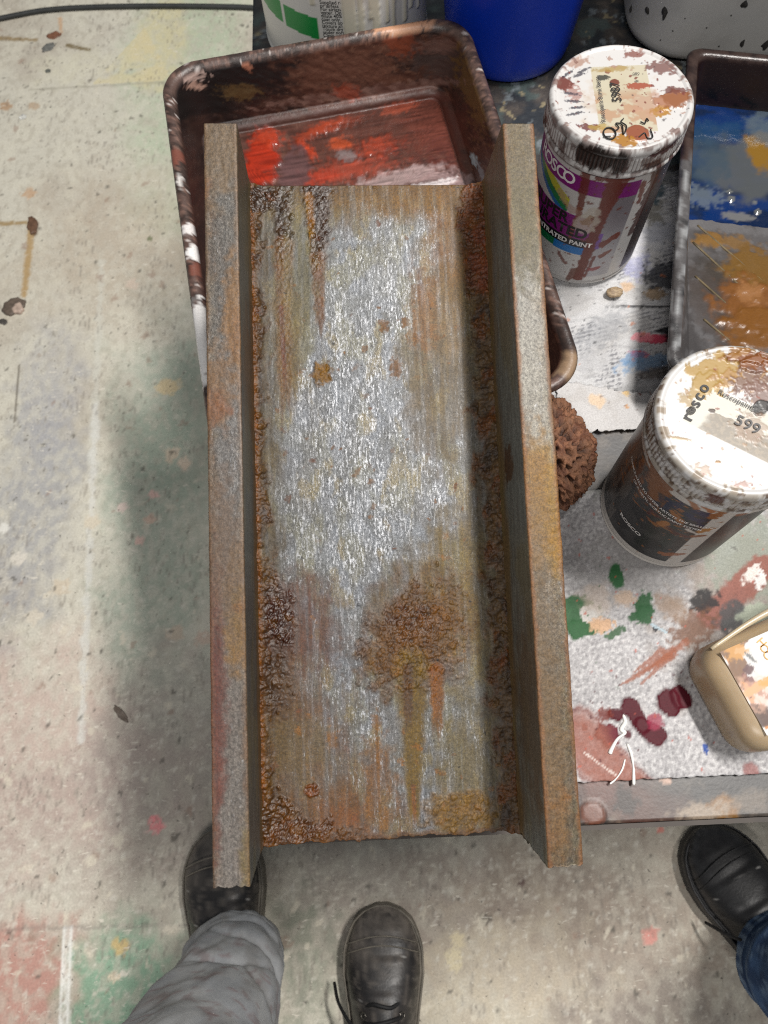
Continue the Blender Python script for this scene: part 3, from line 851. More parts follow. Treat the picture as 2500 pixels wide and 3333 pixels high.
def make_beam():
    root = empty('rusty_beam', BT, BR)
    tag(root, 'scenic H-beam painted as rusty galvanised steel, leaning on the brown paint tray', 'beam')
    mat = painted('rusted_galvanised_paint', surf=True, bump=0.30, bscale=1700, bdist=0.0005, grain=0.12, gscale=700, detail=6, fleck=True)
    xi = BW / 2 - BTF
    # ---- web
    nx, ny = 320, 840
    X, Y = np.meshgrid(np.linspace(-xi - 0.001, xi + 0.001, nx), np.linspace(-BL, 0, ny)); x, y = X.ravel(), Y.ravel()
    G = lambda u, v: beam_at(u, v)
    col = np.tile(S(124, 128, 134), (len(x), 1))
    n1 = fbm(x / 0.05, y / 0.09, 2, 5); n2 = fbm(x / 0.012, y / 0.03, 3, 4); n3 = fbm(x / 0.03, y / 0.03, 4, 5)
    col = lay(col, S(106, 108, 110), sm(0.45, 0.62, n2) * 0.8)
    # khaki tarnish round the borders, silver with the lamp sheen painted in down the middle
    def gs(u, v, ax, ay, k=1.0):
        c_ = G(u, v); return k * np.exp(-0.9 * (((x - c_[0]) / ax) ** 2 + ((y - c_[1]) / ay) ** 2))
    silver_sheen = np.maximum.reduce([gs(1190, 1480, 0.060, 0.16), gs(1270, 950, 0.052, 0.09, 0.9), gs(1080, 2230, 0.026, 0.075, 0.9), gs(1430, 2480, 0.030, 0.07, 0.95),
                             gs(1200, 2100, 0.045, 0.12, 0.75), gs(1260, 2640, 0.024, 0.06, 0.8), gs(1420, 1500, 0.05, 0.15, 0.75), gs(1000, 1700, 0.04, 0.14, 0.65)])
    silver_sheen = np.clip(silver_sheen + 0.55 * (fbm(x / 0.016, y / 0.05, 9, 4) - 0.5) * (0.3 + silver_sheen), 0, 1)
    tar = 1 - silver_sheen
    col = lay(col, S(124, 120, 98), tar * sm(0.38, 0.66, n3) * 0.6)
    col = lay(col, S(122, 112, 98), tar * sm(0.5, 0.65, n1) * 0.6)
    col = lay(col, S(134, 128, 88), sm(0.50, 0.68, fbm(x / 0.02, y / 0.04, 12)) * (0.25 + 0.5 * tar))
    col = lay(col, S(140, 122, 70), sm(0.58, 0.72, fbm(x / 0.014, y / 0.03, 14, 5)) * 0.5)
    col = lay(col, S(92, 92, 88), sm(0.56, 0.7, fbm(x / 0.012, y / 0.02, 15, 4)) * 0.5)
    metal = 0.40 * np.ones_like(x); rough = 0.46 * np.ones_like(x)
    metal -= 0.28 * tar
    # dry-brushed silver flecks with stipple glints painted as colour
    dens = np.clip(0.25 + 0.36 * silver_sheen + 0.5 * (fbm(x / 0.012, y / 0.05, 22) - 0.5), 0, 1)
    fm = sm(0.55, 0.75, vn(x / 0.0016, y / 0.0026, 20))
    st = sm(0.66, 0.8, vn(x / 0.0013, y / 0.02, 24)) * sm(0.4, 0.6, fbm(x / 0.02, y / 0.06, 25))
    col = lay(col, S(186, 188, 192), st * (0.15 + 0.4 * silver_sheen))
    drk = sm(0.66, 0.78, vn(x / 0.0018, y / 0.0024, 27))
    col = lay(col, S(78, 78, 80), drk * 0.55)
    h = 0.00012 * fm * dens + 0.0002 * n2
    rust = np.zeros_like(x); lump = np.zeros_like(x); wet = np.zeros_like(x)

    thru = 0.52 + 0.48 * sm(0.34, 0.62, 0.6 * vn(x / 0.0032, y / 0.06, 141) + 0.4 * fbm(x / 0.01, y / 0.03, 142))

    def put(m, rgb, k=1.0, lu=0.0, we=0.0, ru=1.0, see=True):
        nonlocal col, rust, lump, wet
        if see and lu < 0.3 and we < 0.3: m = m * thru
        col = lay(col, S(*rgb), m * k)
        rust = np.maximum(rust, m * ru); lump = np.maximum(lump, m * lu); wet = np.maximum(wet, m * we)

    def E(u, v, ax, ay, rgb, k=1.0, ang=0, n=0.6, sf=0.4, sd=1, s_=None, lu=0, we=0):
        put(ell(x, y, *G(u, v), ax, ay, ang, n, sf, sd, s_), rgb, k, lu, we)

    def L_(u0, v0, u1, v1, w0, w1, rgb, k=1.0, n=0.4, sf=0.4, sd=1, kk=None, lu=0, we=0, fade=0.55):
        put(seg(x, y, G(u0, v0), G(u1, v1), w0, w1, n, sf, sd, kk, fade), rgb, k, lu, we, see=False)
    d_l, d_r, d_f, d_n = x + xi, xi - x, -y, y + BL
    # far end: khaki-brown band
    put(sm(0.040, 0.008, d_f + 0.03 * (n3 - 0.5)), (140, 112, 70), 0.85)
    put(sm(0.016, 0.002, d_f + 0.012 * (n2 - 0.5)), (120, 86, 52), 0.6, 0.2)
    # left brown margin and the broad brown lower left
    put(sm(0.024, 0.008, d_l + 0.02 * (n3 - 0.5)), (114, 98, 72), 0.8)
    E(935, 2570, 0.042, 0.065, (120, 86, 54), 0.85, 0, 0.5, 0.5, 31, 0.02)
    E(1090, 2680, 0.040, 0.022, (122, 86, 52), 0.85, 0, 0.5, 0.5, 32, 0.02)
    E(900, 2340, 0.018, 0.06, (112, 82, 52), 0.8, 0, 0.5, 0.5, 33, 0.015)
    E(1235, 2560, 0.010, 0.028, (146, 102, 58), 0.75, 0, 0.8, 0.5, 34, 0.008)
    E(1110, 2680, 0.014, 0.012, (146, 90, 56), 0.5, 0, 0.8, 0.6, 35, 0.008)
    E(940, 2440, 0.03, 0.02, (132, 118, 88), 0.5, 0, 0.7, 0.5, 36, 0.01)
    # right side: warm tan cloud, orange margin
    E(1470, 960, 0.020, 0.040, (160, 126, 82), 0.8, 0, 0.6, 0.6, 37, 0.015)
    E(1500, 760, 0.018, 0.03, (150, 104, 60), 0.85, 0, 0.6, 0.5, 38, 0.012)
    E(1420, 1230, 0.022, 0.055, (156, 138, 112), 0.7, 0, 0.6, 0.5, 39, 0.015)
    E(1380, 1010, 0.008, 0.03, (168, 120, 80), 0.6, 0, 0.8, 0.5, 40, 0.006)
    E(1480, 1930, 0.022, 0.05, (150, 124, 66), 0.7, 0, 0.6, 0.5, 41, 0.015)
    E(1400, 650, 0.05, 0.012, (146, 108, 62), 0.7, 0, 0.6, 0.5, 42, 0.012)
    put(sm(0.030, 0.016, d_r + 0.016 * (n3 - 0.5)), (128, 112, 86), 0.6)
    E(1500, 2560, 0.018, 0.05, (140, 124, 88), 0.7, 0, 0.6, 0.5, 43, 0.012)
    E(1500, 2640, 0.022, 0.012, (146, 114, 68), 0.9, 0, 0.6, 0.4, 44, 0.008, 0.55)
    # crusts in the two corners
    cl = sm(0.0105, 0.004, d_l + 0.010 * (fbm(x / 0.01, y / 0.016, 51) - 0.5) * 2 - 0.006 * sm(-0.1, -0.3, y) * 0)
    cl = cl * np.clip(0.45 + 1.1 * sm(0.34, 0.6, fbm(x * 0 + 3, y / 0.035, 52)), 0, 1)
    put(cl, (112, 80, 46), 0.95, 0.8, 0.3)
    put(cl * sm(0.52, 0.62, fbm(x / 0.008, y / 0.01, 53)), (76, 50, 30), 0.8, 0.8, 0.4)
    put(sm(0.0042, 0.0012, d_l), (150, 98, 44), 0.8, 0.2, 0.4)
    cr = sm(0.0165, 0.008, d_r + 0.010 * (fbm(x / 0.01, y / 0.016, 54) - 0.5) * 2)
    put(cr, (112, 86, 56), 0.9, 0.55, 0.05)
    put(cr * sm(0.5, 0.62, fbm(x / 0.01, y / 0.022, 55)), (126, 78, 44), 0.85, 0.8)
    put(cr * sm(0.56, 0.66, fbm(x / 0.008, y / 0.014, 56)), (70, 52, 34), 0.8, 0.8)
    # far corner lumps and the two runs
    E(1545, 720, 0.011, 0.028, (126, 76, 50), 0.95, 0, 0.5, 0.3, 57, 0.008, 1.0, 0.2)
    E(1560, 860, 0.010, 0.022, (136, 76, 40), 0.9, 0, 0.5, 0.3, 58, 0.008, 0.9)
    E(850, 650, 0.013, 0.010, (66, 44, 32), 0.9, 0, 0.6, 0.3, 59, 0.006, 0.7, 0.9)
    L_(925, 600, 930, 900, 0.0072, 0.0050, (66, 42, 26), 0.95, 0.5, 0.4, 60, 0.006, 0.4, 0.9, fade=0.7)
    L_(925, 800, 927, 1380, 0.0062, 0.0040, (118, 76, 36), 0.95, 0.35, 0.4, 61, 0.008, 0.05, 0.5, fade=0.7)
    L_(935, 1000, 950, 1380, 0.0105, 0.0045, (140, 112, 66), 0.55, 0.4, 0.5, 62, 0.01)
    L_(915, 1000, 932, 1330, 0.0016, 0.0012, (122, 70, 30), 0.9, 0.4, 0.4, 63)
    L_(1032, 590, 1040, 930, 0.0108, 0.0040, (66, 42, 28), 0.95, 0.45, 0.4, 64, 0.006, 0.35, 0.9, fade=0.75)
    L_(1035, 840, 1042, 1100, 0.0046, 0.0026, (120, 76, 36), 0.92, 0.4, 0.4, 65, 0.006, 0.05, 0.5, fade=0.65)
    L_(1005, 640, 1020, 820, 0.003, 0.002, (170, 120, 52), 0.8, 0.4, 0.4, 66)
    E(970, 900, 0.012, 0.05, (142, 132, 98), 0.6, 0, 0.6, 0.5, 67, 0.012)
    # tan dab and the two big blooms
    E(1050, 1215, 0.0058, 0.0075, (158, 118, 58), 0.95, 0, 0.6, 0.3, 70, 0.004, 0.55)
    E(985, 2040, 0.022, 0.030, (112, 74, 56), 0.85, 0, 0.55, 0.5, 71, 0.012, 0.1)
    E(912, 2010, 0.0095, 0.021, (72, 38, 26), 0.97, 0, 0.6, 0.6, 72, 0.007, 0.9, 1.0)
    E(905, 2210, 0.010, 0.02, (84, 56, 34), 0.8, 0, 0.6, 0.4, 73, 0.006, 0.5, 0.5)
    E(1360, 2000, 0.030, 0.034, (130, 104, 62), 0.6, 0, 0.6, 0.5, 74, 0.014, 0.15)
    E(1350, 2065, 0.024, 0.027, (112, 74, 40), 0.95, 8, 0.75, 0.7, 75, 0.012, 1.0, 0.1)
    E(1350, 2030, 0.016, 0.013, (84, 48, 26), 0.85, 0, 0.6, 0.4, 76, 0.006, 1.0, 0.5)
    E(1280, 2140, 0.020, 0.020, (122, 84, 48), 0.75, 0, 0.9, 0.8, 77, 0.008, 0.8)
    E(1440, 2010, 0.016, 0.024, (128, 90, 50), 0.7, 0, 0.9, 0.8, 78, 0.008, 0.7)
    L_(1340, 2160, 1348, 2700, 0.0100, 0.0028, (128, 102, 50), 0.92, 0.35, 0.5, 79, 0.01, fade=0.85)
    L_(1325, 2180, 1330, 2420, 0.0035, 0.0022, (96, 62, 32), 0.8, 0.5, 0.4, 80, 0.006, 0.2)
    L_(1345, 2560, 1352, 2700, 0.0015, 0.0012, (146, 92, 50), 0.7, 0.5, 0.4, 81)
    L_(1422, 2180, 1425, 2420, 0.0048, 0.0026, (150, 96, 42), 0.85, 0.4, 0.4, 82, 0.008)
    # near edge clots
    E(885, 2665, 0.013, 0.014, (110, 74, 40), 0.95, 0, 0.9, 0.3, 83, 0.008, 0.9, 0.8)
    E(980, 2705, 0.019, 0.008, (104, 66, 36), 0.95, 0, 0.9, 0.3, 84, 0.008, 1.0, 0.9)
    E(1130, 2715, 0.012, 0.005, (110, 76, 48), 0.95, 0, 0.5, 0.3, 85, 0.004, 0.6, 0.4)
    E(1015, 2572, 0.0048, 0.0042, (130, 80, 48), 0.95, 0, 0.2, 0.2, 86, None, 0.8, 0.8)
    put(sm(0.004, 0.001, d_n + 0.003 * (n2 - 0.5)), (116, 78, 48), 0.7, 0.3)
    # orange freckles
    m = spots(x, y, 0.012, 0.36, 0.0008, 0.0026, 90, 0.3, 0.7); put(m * sm(0.4, 0.62, fbm(x / 0.04, y / 0.06, 93)), (156, 110, 66), 0.75)
    m = spots(x, y, 0.020, 0.3, 0.0008, 0.0030, 96, 0.3, 0.7); put(m * sm(0.4, 0.6, fbm(x / 0.05, y / 0.05, 94)), (140, 88, 60), 0.6)
    for (u, v, a_, b_) in ((1080, 2410, .003, .006), (1225, 2355, .003, .007), (1235, 2470, .002, .006), (1320, 1050, .003, .004), (1345, 1100, .004, .005), (1290, 1200, .004, .006), (1250, 1060, .003, .004)):
        E(u, v, a_, b_, (156, 108, 58), 0.7, 0, 0.9, 0.4, u, 0.003)
    m = spots(x, y, 0.03, 0.3, 0.0005, 0.0011, 99, 0.3, 0.3); col = lay(col, S(36, 34, 32), m * 0.9)
    # relief
    wx, wy = x + 0.003 * (fbm(x / 0.01, y / 0.01, 117) - 0.5), y + 0.003 * (fbm(x / 0.01, y / 0.01, 118) - 0.5)
    kk = ridge(wx / 0.0048, wy / 0.0034, 110, 3); k2 = fbm(wx / 0.0032, wy / 0.0024, 111, 4, 0.65)
    k3 = fbm(wx / 0.0075, wy / 0.0065, 119, 2); k4 = fbm(x / 0.0017, y / 0.0015, 120, 2)
    relief = sm(0.6, 1.0, kk) * 0.0007 + (k2 - 0.45) * 0.0026 + (k3 - 0.42) * 0.0022 + (k4 - 0.5) * 0.0012
    lq = np.clip(lump, 0, 1)
    wa, wb = (fbm(x / 0.0022, y / 0.0022, 121, 2) - 0.5) * 0.0018, (fbm(x / 0.0022, y / 0.0022, 122, 2) - 0.5) * 0.0018
    cr1, cr2 = crumbs(x + wa, y + wb, 0.0020, lq ** 2.2 * 0.9, 150), crumbs(x + wb, y - wa, 0.0034, lq ** 2.6 * 0.6, 160)
    grit = np.maximum(cr1 * 0.62, cr2 * 0.46) * (0.6 + 0.8 * k4)
    h = h + grit + lump * np.maximum(relief * 0.50 + 0.0003, -0.0003)
    fil = sm(0.010, 0.0, d_l) * 0.0030 * (0.5 + fbm(x / 0.01, y / 0.012, 112)) + sm(0.012, 0.0, d_r) * 0.0034 * (0.5 + fbm(x / 0.01, y / 0.012, 113))
    h = h + fil
    h = h + rust * (1 - lump) * 0.00035 * (fbm(x / 0.0025, y / 0.0025, 114, 2) - 0.4)
    tone = 0.78 + 0.44 * fbm(x / 0.0022, y / 0.0022, 115, 2)
    col = col * (1 + (tone - 1)[:, None] * (0.35 + 0.65 * rust)[:, None])
    col = lay(col, S(50, 34, 22), lump * sm(0.0007, 0.0001, grit) * (0.30 + 0.5 * sm(0.55, 0.35, k2)))
    col = lay(col, S(130, 92, 54), lump * sm(0.5, 0.7, fbm(x / 0.009, y / 0.009, 130)) * 0.4)
    lum = col.mean(1, keepdims=True); rs = np.clip(rust, 0, 1)[:, None]
    col = np.clip(lum + (col - lum) * (1 + 0.45 * rs), 0, 1) * (0.50 - 0.17 * rs + 0.05 * np.clip(lump, 0, 1)[:, None]) * (1 + 0.75 * rs * (fbm(x / 0.007, y / 0.016, 131, 4) - 0.5)[:, None])
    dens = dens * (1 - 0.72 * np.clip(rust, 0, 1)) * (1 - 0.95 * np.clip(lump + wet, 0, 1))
    metal = np.clip(metal * (1 - rust), 0, 1)
    rough = rough * (1 - rust) + rust * 0.62
    rough = rough * (1 - wet) + wet * (0.26 + 0.25 * k2)
    yy = y + sm(0.004, 0, d_n) * (0.0022 * (fbm(x / 0.006, x * 0, 116) - 0.5) * 2) + 0.0
    V = np.stack([x, yy, h], 1); n = len(V)
    ring = np.concatenate([np.arange(nx), np.arange(1, ny) * nx + nx - 1, (ny - 1) * nx + np.arange(nx - 2, -1, -1), np.arange(ny - 2, 0, -1) * nx])
    low = V[ring].copy(); low[:, 2] = -BTW
    k = np.arange(len(ring)); kn = (k + 1) % len(ring)
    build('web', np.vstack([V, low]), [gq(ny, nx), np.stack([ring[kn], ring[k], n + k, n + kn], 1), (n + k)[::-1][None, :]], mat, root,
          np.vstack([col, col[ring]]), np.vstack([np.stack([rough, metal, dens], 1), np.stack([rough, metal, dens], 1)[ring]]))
    # ---- flanges
    for side in (-1, 1):
        x0, x1 = (-BW / 2, -BW / 2 + BTF) if side < 0 else (BW / 2 - BTF, BW / 2)
        top = np.stack([np.linspace(x0, x1, 40), np.full(40, BH)], 1)
        right = np.stack([np.full(70, x1), np.linspace(BH, -BH - BTW, 72)[1:-1]], 1)
        bot = np.stack([np.linspace(x1, x0, 6), np.full(6, -BH - BTW)], 1)
        left = np.stack([np.full(70, x0), np.linspace(-BH - BTW, BH, 72)[1:-1]], 1)
        prof = np.concatenate([top, right, bot, left]); npf = len(prof)
        ny2 = 720
        yv = np.linspace(0.0004, -BL - 0.0004, ny2)
        px = np.tile(prof[:, 0], ny2); pz = np.tile(prof[:, 1], ny2); py = np.repeat(yv, npf)
        # rounded arrises
        cxm, czm = (x0 + x1) / 2, -BTW / 2
        q = np.hypot(np.maximum(np.abs(px - cxm) - (BTF / 2 - 0.0018), 0), np.maximum(np.abs(pz - czm) - (BH + BTW / 2 - 0.0018), 0))
        ex = np.maximum(q - 0.0018, 0)
        px2 = px - np.sign(px - cxm) * ex * 0.5; pz2 = pz - np.sign(pz - czm) * ex * 0.5
        isT = (pz > BH - 1e-6).astype(float); inner = (np.abs(px - (x1 if side < 0 else x0)) < 1e-6) & (isT < 0.5)
        s1 = px + pz * 0.97; sd = 200 if side < 0 else 300
        w = np.where(isT > 0.5, px, pz + 0.3)
        col = np.tile(S(122, 118, 110), (len(px), 1))
        m1 = fbm(w / 0.012, py / 0.05, sd, 5); m2 = fbm(w / 0.005, py / 0.012, sd + 3, 4); m3 = fbm(w / 0.03, py / 0.09, sd + 5, 4)
        if side < 0:
            col = lay(col, S(112, 92, 74), (0.35 + 0.6 * sm(0.42, 0.62, m1)))
            col = lay(col, S(132, 126, 118), sm(0.5, 0.65, m2) * 0.6)
        else:
            col = lay(col, S(116, 102, 80), (0.30 + 0.6 * sm(0.42, 0.62, m1)))
            col = lay(col, S(132, 128, 112), sm(0.5, 0.65, m2) * 0.6)
        rust = np.zeros_like(px); metal = np.full_like(px, 0.35); rough = np.full_like(px, 0.46)
        T = isT > 0.5

        def FE(u, v, ax, ay, rgb, k=1.0, n=0.6, sf=0.4, sd_=1, s_=None, ru=1.0):
            nonlocal col, rust
            g = beam_at(u, v, BH); m = ell(px, py, g[0], g[1], ax, ay, 0, n, sf, sd_, s_) * isT
            col = lay(col, S(*rgb), m * k); rust = np.maximum(rust, m * ru)
        flk = sm(0.6, 0.74, 0.5 * vn(px / 0.0011 + pz / 0.0011, py / 0.0024, sd + 11) + 0.5 * vn(px / 0.0015 - pz / 0.0015, py / 0.0015, sd + 12))
        drk = sm(0.58, 0.7, vn(px / 0.0016 + pz / 0.0016, py / 0.0022, sd + 14))
        if side < 0:
            FE(735, 900, 0.008, 0.10, (116, 118, 120), 0.8, 0.7, 0.6, 1, 0.01, 0)
            FE(745, 1500, 0.007, 0.07, (128, 130, 134), 0.8, 0.7, 0.6, 2, 0.01, 0)
            FE(745, 2500, 0.009, 0.10, (122, 120, 120), 0.8, 0.7, 0.6, 3, 0.01, 0)
        else:
            FE(1700, 1000, 0.010, 0.07, (140, 142, 142), 0.85, 0.6, 0.6, 4, 0.012, 0)
            FE(1730, 1330, 0.010, 0.05, (142, 142, 138), 0.85, 0.6, 0.6, 5, 0.012, 0)
            FE(1760, 2000, 0.009, 0.07, (128, 122, 114), 0.8, 0.6, 0.6, 6, 0.012, 0)
        col = lay(col, S(170, 168, 164), flk * (0.20 + 0.25 * sm(0.4, 0.6, m3)) * np.where(T, 1, 0.25))
        col = lay(col, S(66, 62, 58), drk * 0.5 * np.where(T, 1, 0.3))
        e0, e1 = px - x0, x1 - px
        ed = np.minimum(e0, e1)
        if side < 0:
            colr = ((700, 2230, .0055, .06, (104, 56, 44)), (697, 2440, .0045, .05, (112, 58, 44)), (695, 2080, .004, .04, (92, 48, 40)),
                    (775, 2085, .006, .018, (154, 118, 70)), (765, 1960, .005, .03, (140, 114, 74)), (758, 1040, .006, .03, (156, 118, 74)), (770, 1100, .0045, .012, (146, 110, 78)),
                    (700, 1270, .010, .02, (140, 108, 76)), (690, 1330, .008, .01, (134, 92, 66)), (715, 1320, .003, .0035, (140, 98, 70)), (752, 1340, .002, .002, (132, 88, 64)),
                    (715, 480, .012, .03, (140, 120, 96)), (672, 615, .003, .006, (138, 104, 78)), (780, 1975, .003, .003, (150, 108, 66)), (810, 2830, .004, .02, (132, 118, 78)), (730, 1800, .01, .04, (118, 98, 82)))
        else:
            colr = ((1760, 1560, .009, .022, (178, 142, 78)), (1790, 1680, .0065, .03, (176, 140, 70)), (1740, 1530, .008, .012, (172, 132, 70)),
                    (1740, 1650, .008, .04, (158, 126, 84)), (1815, 1760, .004, .014, (180, 138, 66)),
                    (1805, 2590, .009, .008, (166, 112, 56)), (1800, 2660, .006, .022, (148, 104, 60)), (1790, 2460, .009, .05, (138, 112, 80)), (1770, 2250, .009, .06, (130, 110, 84)),
                    (1690, 560, .012, .05, (128, 116, 90)), (1690, 740, .012, .03, (124, 118, 92)))
        for i, (u, v, ax, ay, c_) in enumerate(colr):
            FE(u, v, ax, ay, np.array(c_) * 0.9 + 8, 0.72, 0.8, 0.5, 400 + i + sd, 0.007)
        edge_rust = sm(0.0034, 0.0008, ed + 0.003 * (m2 - 0.5)) * isT * (0.45 if side < 0 else 0.8)
        col = lay(col, S(154, 110, 76) if side > 0 else S(140, 112, 88), edge_rust * 0.8)
        # inner faces: grey, brown toward the web; right one's colour lightened against its shade
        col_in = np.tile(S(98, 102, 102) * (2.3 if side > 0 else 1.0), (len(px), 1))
        col_in = lay(col_in, S(120, 122, 122), sm(0.5, 0.65, vn(pz / 0.0012, py / 0.03, sd + 21)) * 0.7)
        low_m = sm(0.026, 0.010, pz + 0.02 * (fbm(pz / 0.02, py / 0.05, sd + 22) - 0.5))
        col_in = lay(col_in, S(124, 100, 62) if side > 0 else S(112, 84, 48), low_m * 0.85)
        col_in = lay(col_in, S(134, 124, 86), sm(0.55, 0.68, fbm(pz / 0.03, py / 0.06, sd + 23)) * (0.35 if side > 0 else 0.3))
        if side > 0:
            g = beam_at(1665, 1510, 0.03)
            col_in = lay(col_in, S(92, 62, 36), 0.9 * ell(pz, py, 0.032, g[1], 0.012, 0.012, 10, 0.5, 0.2, 77, 0.006))
            col_in = lay(col_in, S(124, 106, 76), sm(-0.08, 0.0, py) * 0.5)
            col_in = lay(col_in, S(112, 84, 56), ell(pz, py, 0.05, beam_at(1740, 2330, 0.04)[1], 0.03, 0.05, 0, 0.7, 0.5, 78, 0.015) * 0.6)
        else:
            col_in = lay(col_in, S(126, 116, 88), sm(-0.10, -0.02, py) * 0.6)
            col_in = lay(col_in, S(108, 76, 44), ell(pz, py, 0.03, beam_at(800, 1230, 0.03)[1], 0.03, 0.035, 0, 0.6, 0.5, 79, 0.02) * 0.7)
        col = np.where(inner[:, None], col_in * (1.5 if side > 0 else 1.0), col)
        rust = np.where(inner, low_m * 0.9, np.maximum(rust, edge_rust))
        other = ~(inner | T)
        col = np.where(other[:, None], lay(np.tile(S(126, 112, 98), (len(px), 1)), S(140, 96, 76), sm(0.45, 0.6, m1)), col)
        tone = 0.8 + 0.4 * fbm(px / 0.002 + pz / 0.002, py / 0.002, sd + 30, 2)
        lum = col.mean(1, keepdims=True); col = np.clip(lum + (col - lum) * 1.25, 0, 1)
        col = col * tone[:, None] * np.array([0.46, 0.43, 0.39])
        metal = metal * (1 - 0.8 * rust); rough = rough + 0.12 * rust
        metal = np.where(inner, 0.3 * (1 - rust), metal)
        hz = isT * 0.00016 * (fbm(px / 0.004, py / 0.006, sd + 31, 3) - 0.5) + isT * rust * 0.0006 * (fbm(px / 0.004, py / 0.004, sd + 32) - 0.3)
        hx = np.where(inner, 1, 0) * sm(0.012, 0.0, pz) * 0.0014 * (fbm(pz / 0.006, py / 0.008, sd + 33) - 0.2) * -side
        wob = ed * 0 + 0.0005 * (fbm(py / 0.01, px * 0 + 2, sd + 34) - 0.5)
        endw = sm(0.003, 0.0, py + BL) * 0.0014 * (fbm(px / 0.004, pz / 0.004, sd + 35) - 0.5) * 2
        V = np.stack([px2 + hx + wob, py + endw, pz2 + hz], 1)
        F = [gq(ny2, npf, True), np.arange(npf)[None, :], (np.arange(npf) + (ny2 - 1) * npf)[::-1][None, :]]
        dn = np.where(T, 0.13 + 0.7 * (fbm(px / 0.008, py / 0.06, sd + 40) - 0.42), 0.03) * (1 - 0.8 * rust)
        o = build('flange', V, F, mat, root, col, np.stack([rough, metal, np.clip(dn, 0, 1)], 1))
        o['label'] = 'grey brown flange with dark red lower edge' if side < 0 else 'greenish silver flange with ochre patch'
    return root


beam = make_beam()


# ------------------------------------------------------------------ brown paint tray
def make_brown_tray():
    yaw = math.radians(6.2)
    cx_, cy_ = -0.0018, 0.486
    hx, hy, r, H = 0.1515, 0.212, 0.036, 0.0700
    zb = ZT + 0.0006
    rings = []
    kind = []

    def ring(inset, z, rr=None):
        rings.append((rrect(hx - inset, hy - inset, max((rr or r) - inset * 0.6, 0.006), 12, 150), z))
    for z in np.linspace(0, H - 0.010, 6): ring(0.022 - 0.016 * (z / H), z); kind.append(0)
    ring(0.0045, H - 0.009); kind.append(1)
    ring(0.0005, H - 0.007); kind.append(1)
    ring(-0.001, H - 0.0035); kind.append(1)
    ring(0.001, H - 0.0005); kind.append(1)
    ring(0.004, H); kind.append(1)
    ring(0.0075, H - 0.0006); kind.append(1)
    ring(0.0095, H - 0.003); kind.append(1)
    for z in np.linspace(H - 0.006, 0.012, 40): ring(0.0105 + 0.013 * (1 - z / H), z); kind.append(2)
    for a in np.linspace(0.1, 1, 6): ring(0.0225 + 0.008 * math.sin(a * 1.57), 0.0115 - 0.0075 * (1 - math.cos(a * 1.57)), 0.03); kind.append(2)
    base_in = 0.0305
    bx = rrect(hx - base_in, hy - base_in, 0.014, 12, 150)
    for s in np.linspace(0.985, 0.01, 70): rings.append((bx * s, 0.0040)); kind.append(3)
    N = len(rings[0][0])
    V = np.concatenate([np.column_stack([p, np.full(N, z)]) for p, z in rings])
    K = np.repeat(kind, N)
    c, s = math.cos(yaw), math.sin(yaw)
    Vw = np.stack([cx_ + V[:, 0] * c - V[:, 1] * s, cy_ + V[:, 0] * s + V[:, 1] * c, zb + V[:, 2]], 1)
    F = [gq(len(rings), N, True), np.arange(N)[::-1][None, :]]
    hit = caster(Vw, F)
    x, y, z = Vw.T
    # paint: unrolled coordinates so runs and smears follow the walls
    a, b = x + z * 0.5, y + z * 1.3
    col = np.tile(S(78, 48, 38), (len(x), 1))
    n1 = fbm(a / 0.05, b / 0.03, 2, 5); n2 = fbm(a / 0.015, b / 0.012, 3, 4); n3 = fbm(a / 0.006, b / 0.006, 4, 3)
    col = lay(col, S(40, 28, 26), sm(0.48, 0.62, n1) * 0.9); col = lay(col, S(104, 66, 50), sm(0.54, 0.68, n2) * 0.7); col = lay(col, S(128, 92, 74), sm(0.62, 0.72, n3) * 0.5)
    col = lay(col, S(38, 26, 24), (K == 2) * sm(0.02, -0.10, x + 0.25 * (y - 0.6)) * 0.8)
    fl = (K == 3) | (z < zb + 0.0105)
    col = lay(col, S(88, 62, 56), fl * 0.6)
    wet = np.where(K == 3, 0.9, 0.3)
    h = np.zeros_like(x)

    def E(u, v, ax, ay, rgb, k=1.0, ang=0, n=0.6, sf=0.3, sd=1, s_=None, only=None, hh=0.0):
        nonlocal col, h
        p = hit(u, v)
        if p is None: return
        m = ell(a, b, p[0] + p[2] * 0.5, p[1] + p[2] * 1.3, ax, ay, ang, n, sf, sd, s_)
        m = m * (np.abs(z - p[2]) < 0.05)
        if only is not None: m = m * only
        col = lay(col, S(*rgb), m * k); h = h + hh * m
    wall = (K == 2)
    # far wall: black bare plastic left, brown glaze, red bloom right
    E(640, 300, 0.07, 0.035, (26, 22, 22), 0.95, 10, 0.5, 0.25, 11, 0.02, wall)
    E(800, 250, 0.05, 0.022, (30, 24, 24), 0.9, 4, 0.7, 0.2, 12, 0.012, wall)
    E(610, 240, 0.016, 0.010, (190, 164, 154), 0.9, 0, 0.9, 0.15, 13, 0.005, wall)
    E(640, 280, 0.006, 0.006, (186, 150, 134), 0.9, 0, 0.7, 0.2, 14, 0.004, wall)
    E(790, 190, 0.004, 0.02, (176, 116, 92), 0.9, 0, 0.6, 0.2, 15, 0.006, wall)
    E(780, 300, 0.018, 0.012, (96, 74, 44), 0.8, 0, 0.8, 0.3, 16, 0.006, wall)
    E(1310, 150, 0.016, 0.016, (128, 64, 42), 0.9, 0, 0.7, 0.3, 17, 0.008, wall)
    E(1120, 230, 0.05, 0.03, (104, 68, 54), 0.7, 0, 0.7, 0.4, 18, 0.012, wall)
    E(1450, 200, 0.035, 0.03, (76, 62, 58), 0.8, 0, 0.8, 0.3, 19, 0.008, wall)
    E(1430, 150, 0.02, 0.01, (120, 88, 78), 0.7, 0, 0.9, 0.3, 20, 0.004, wall)
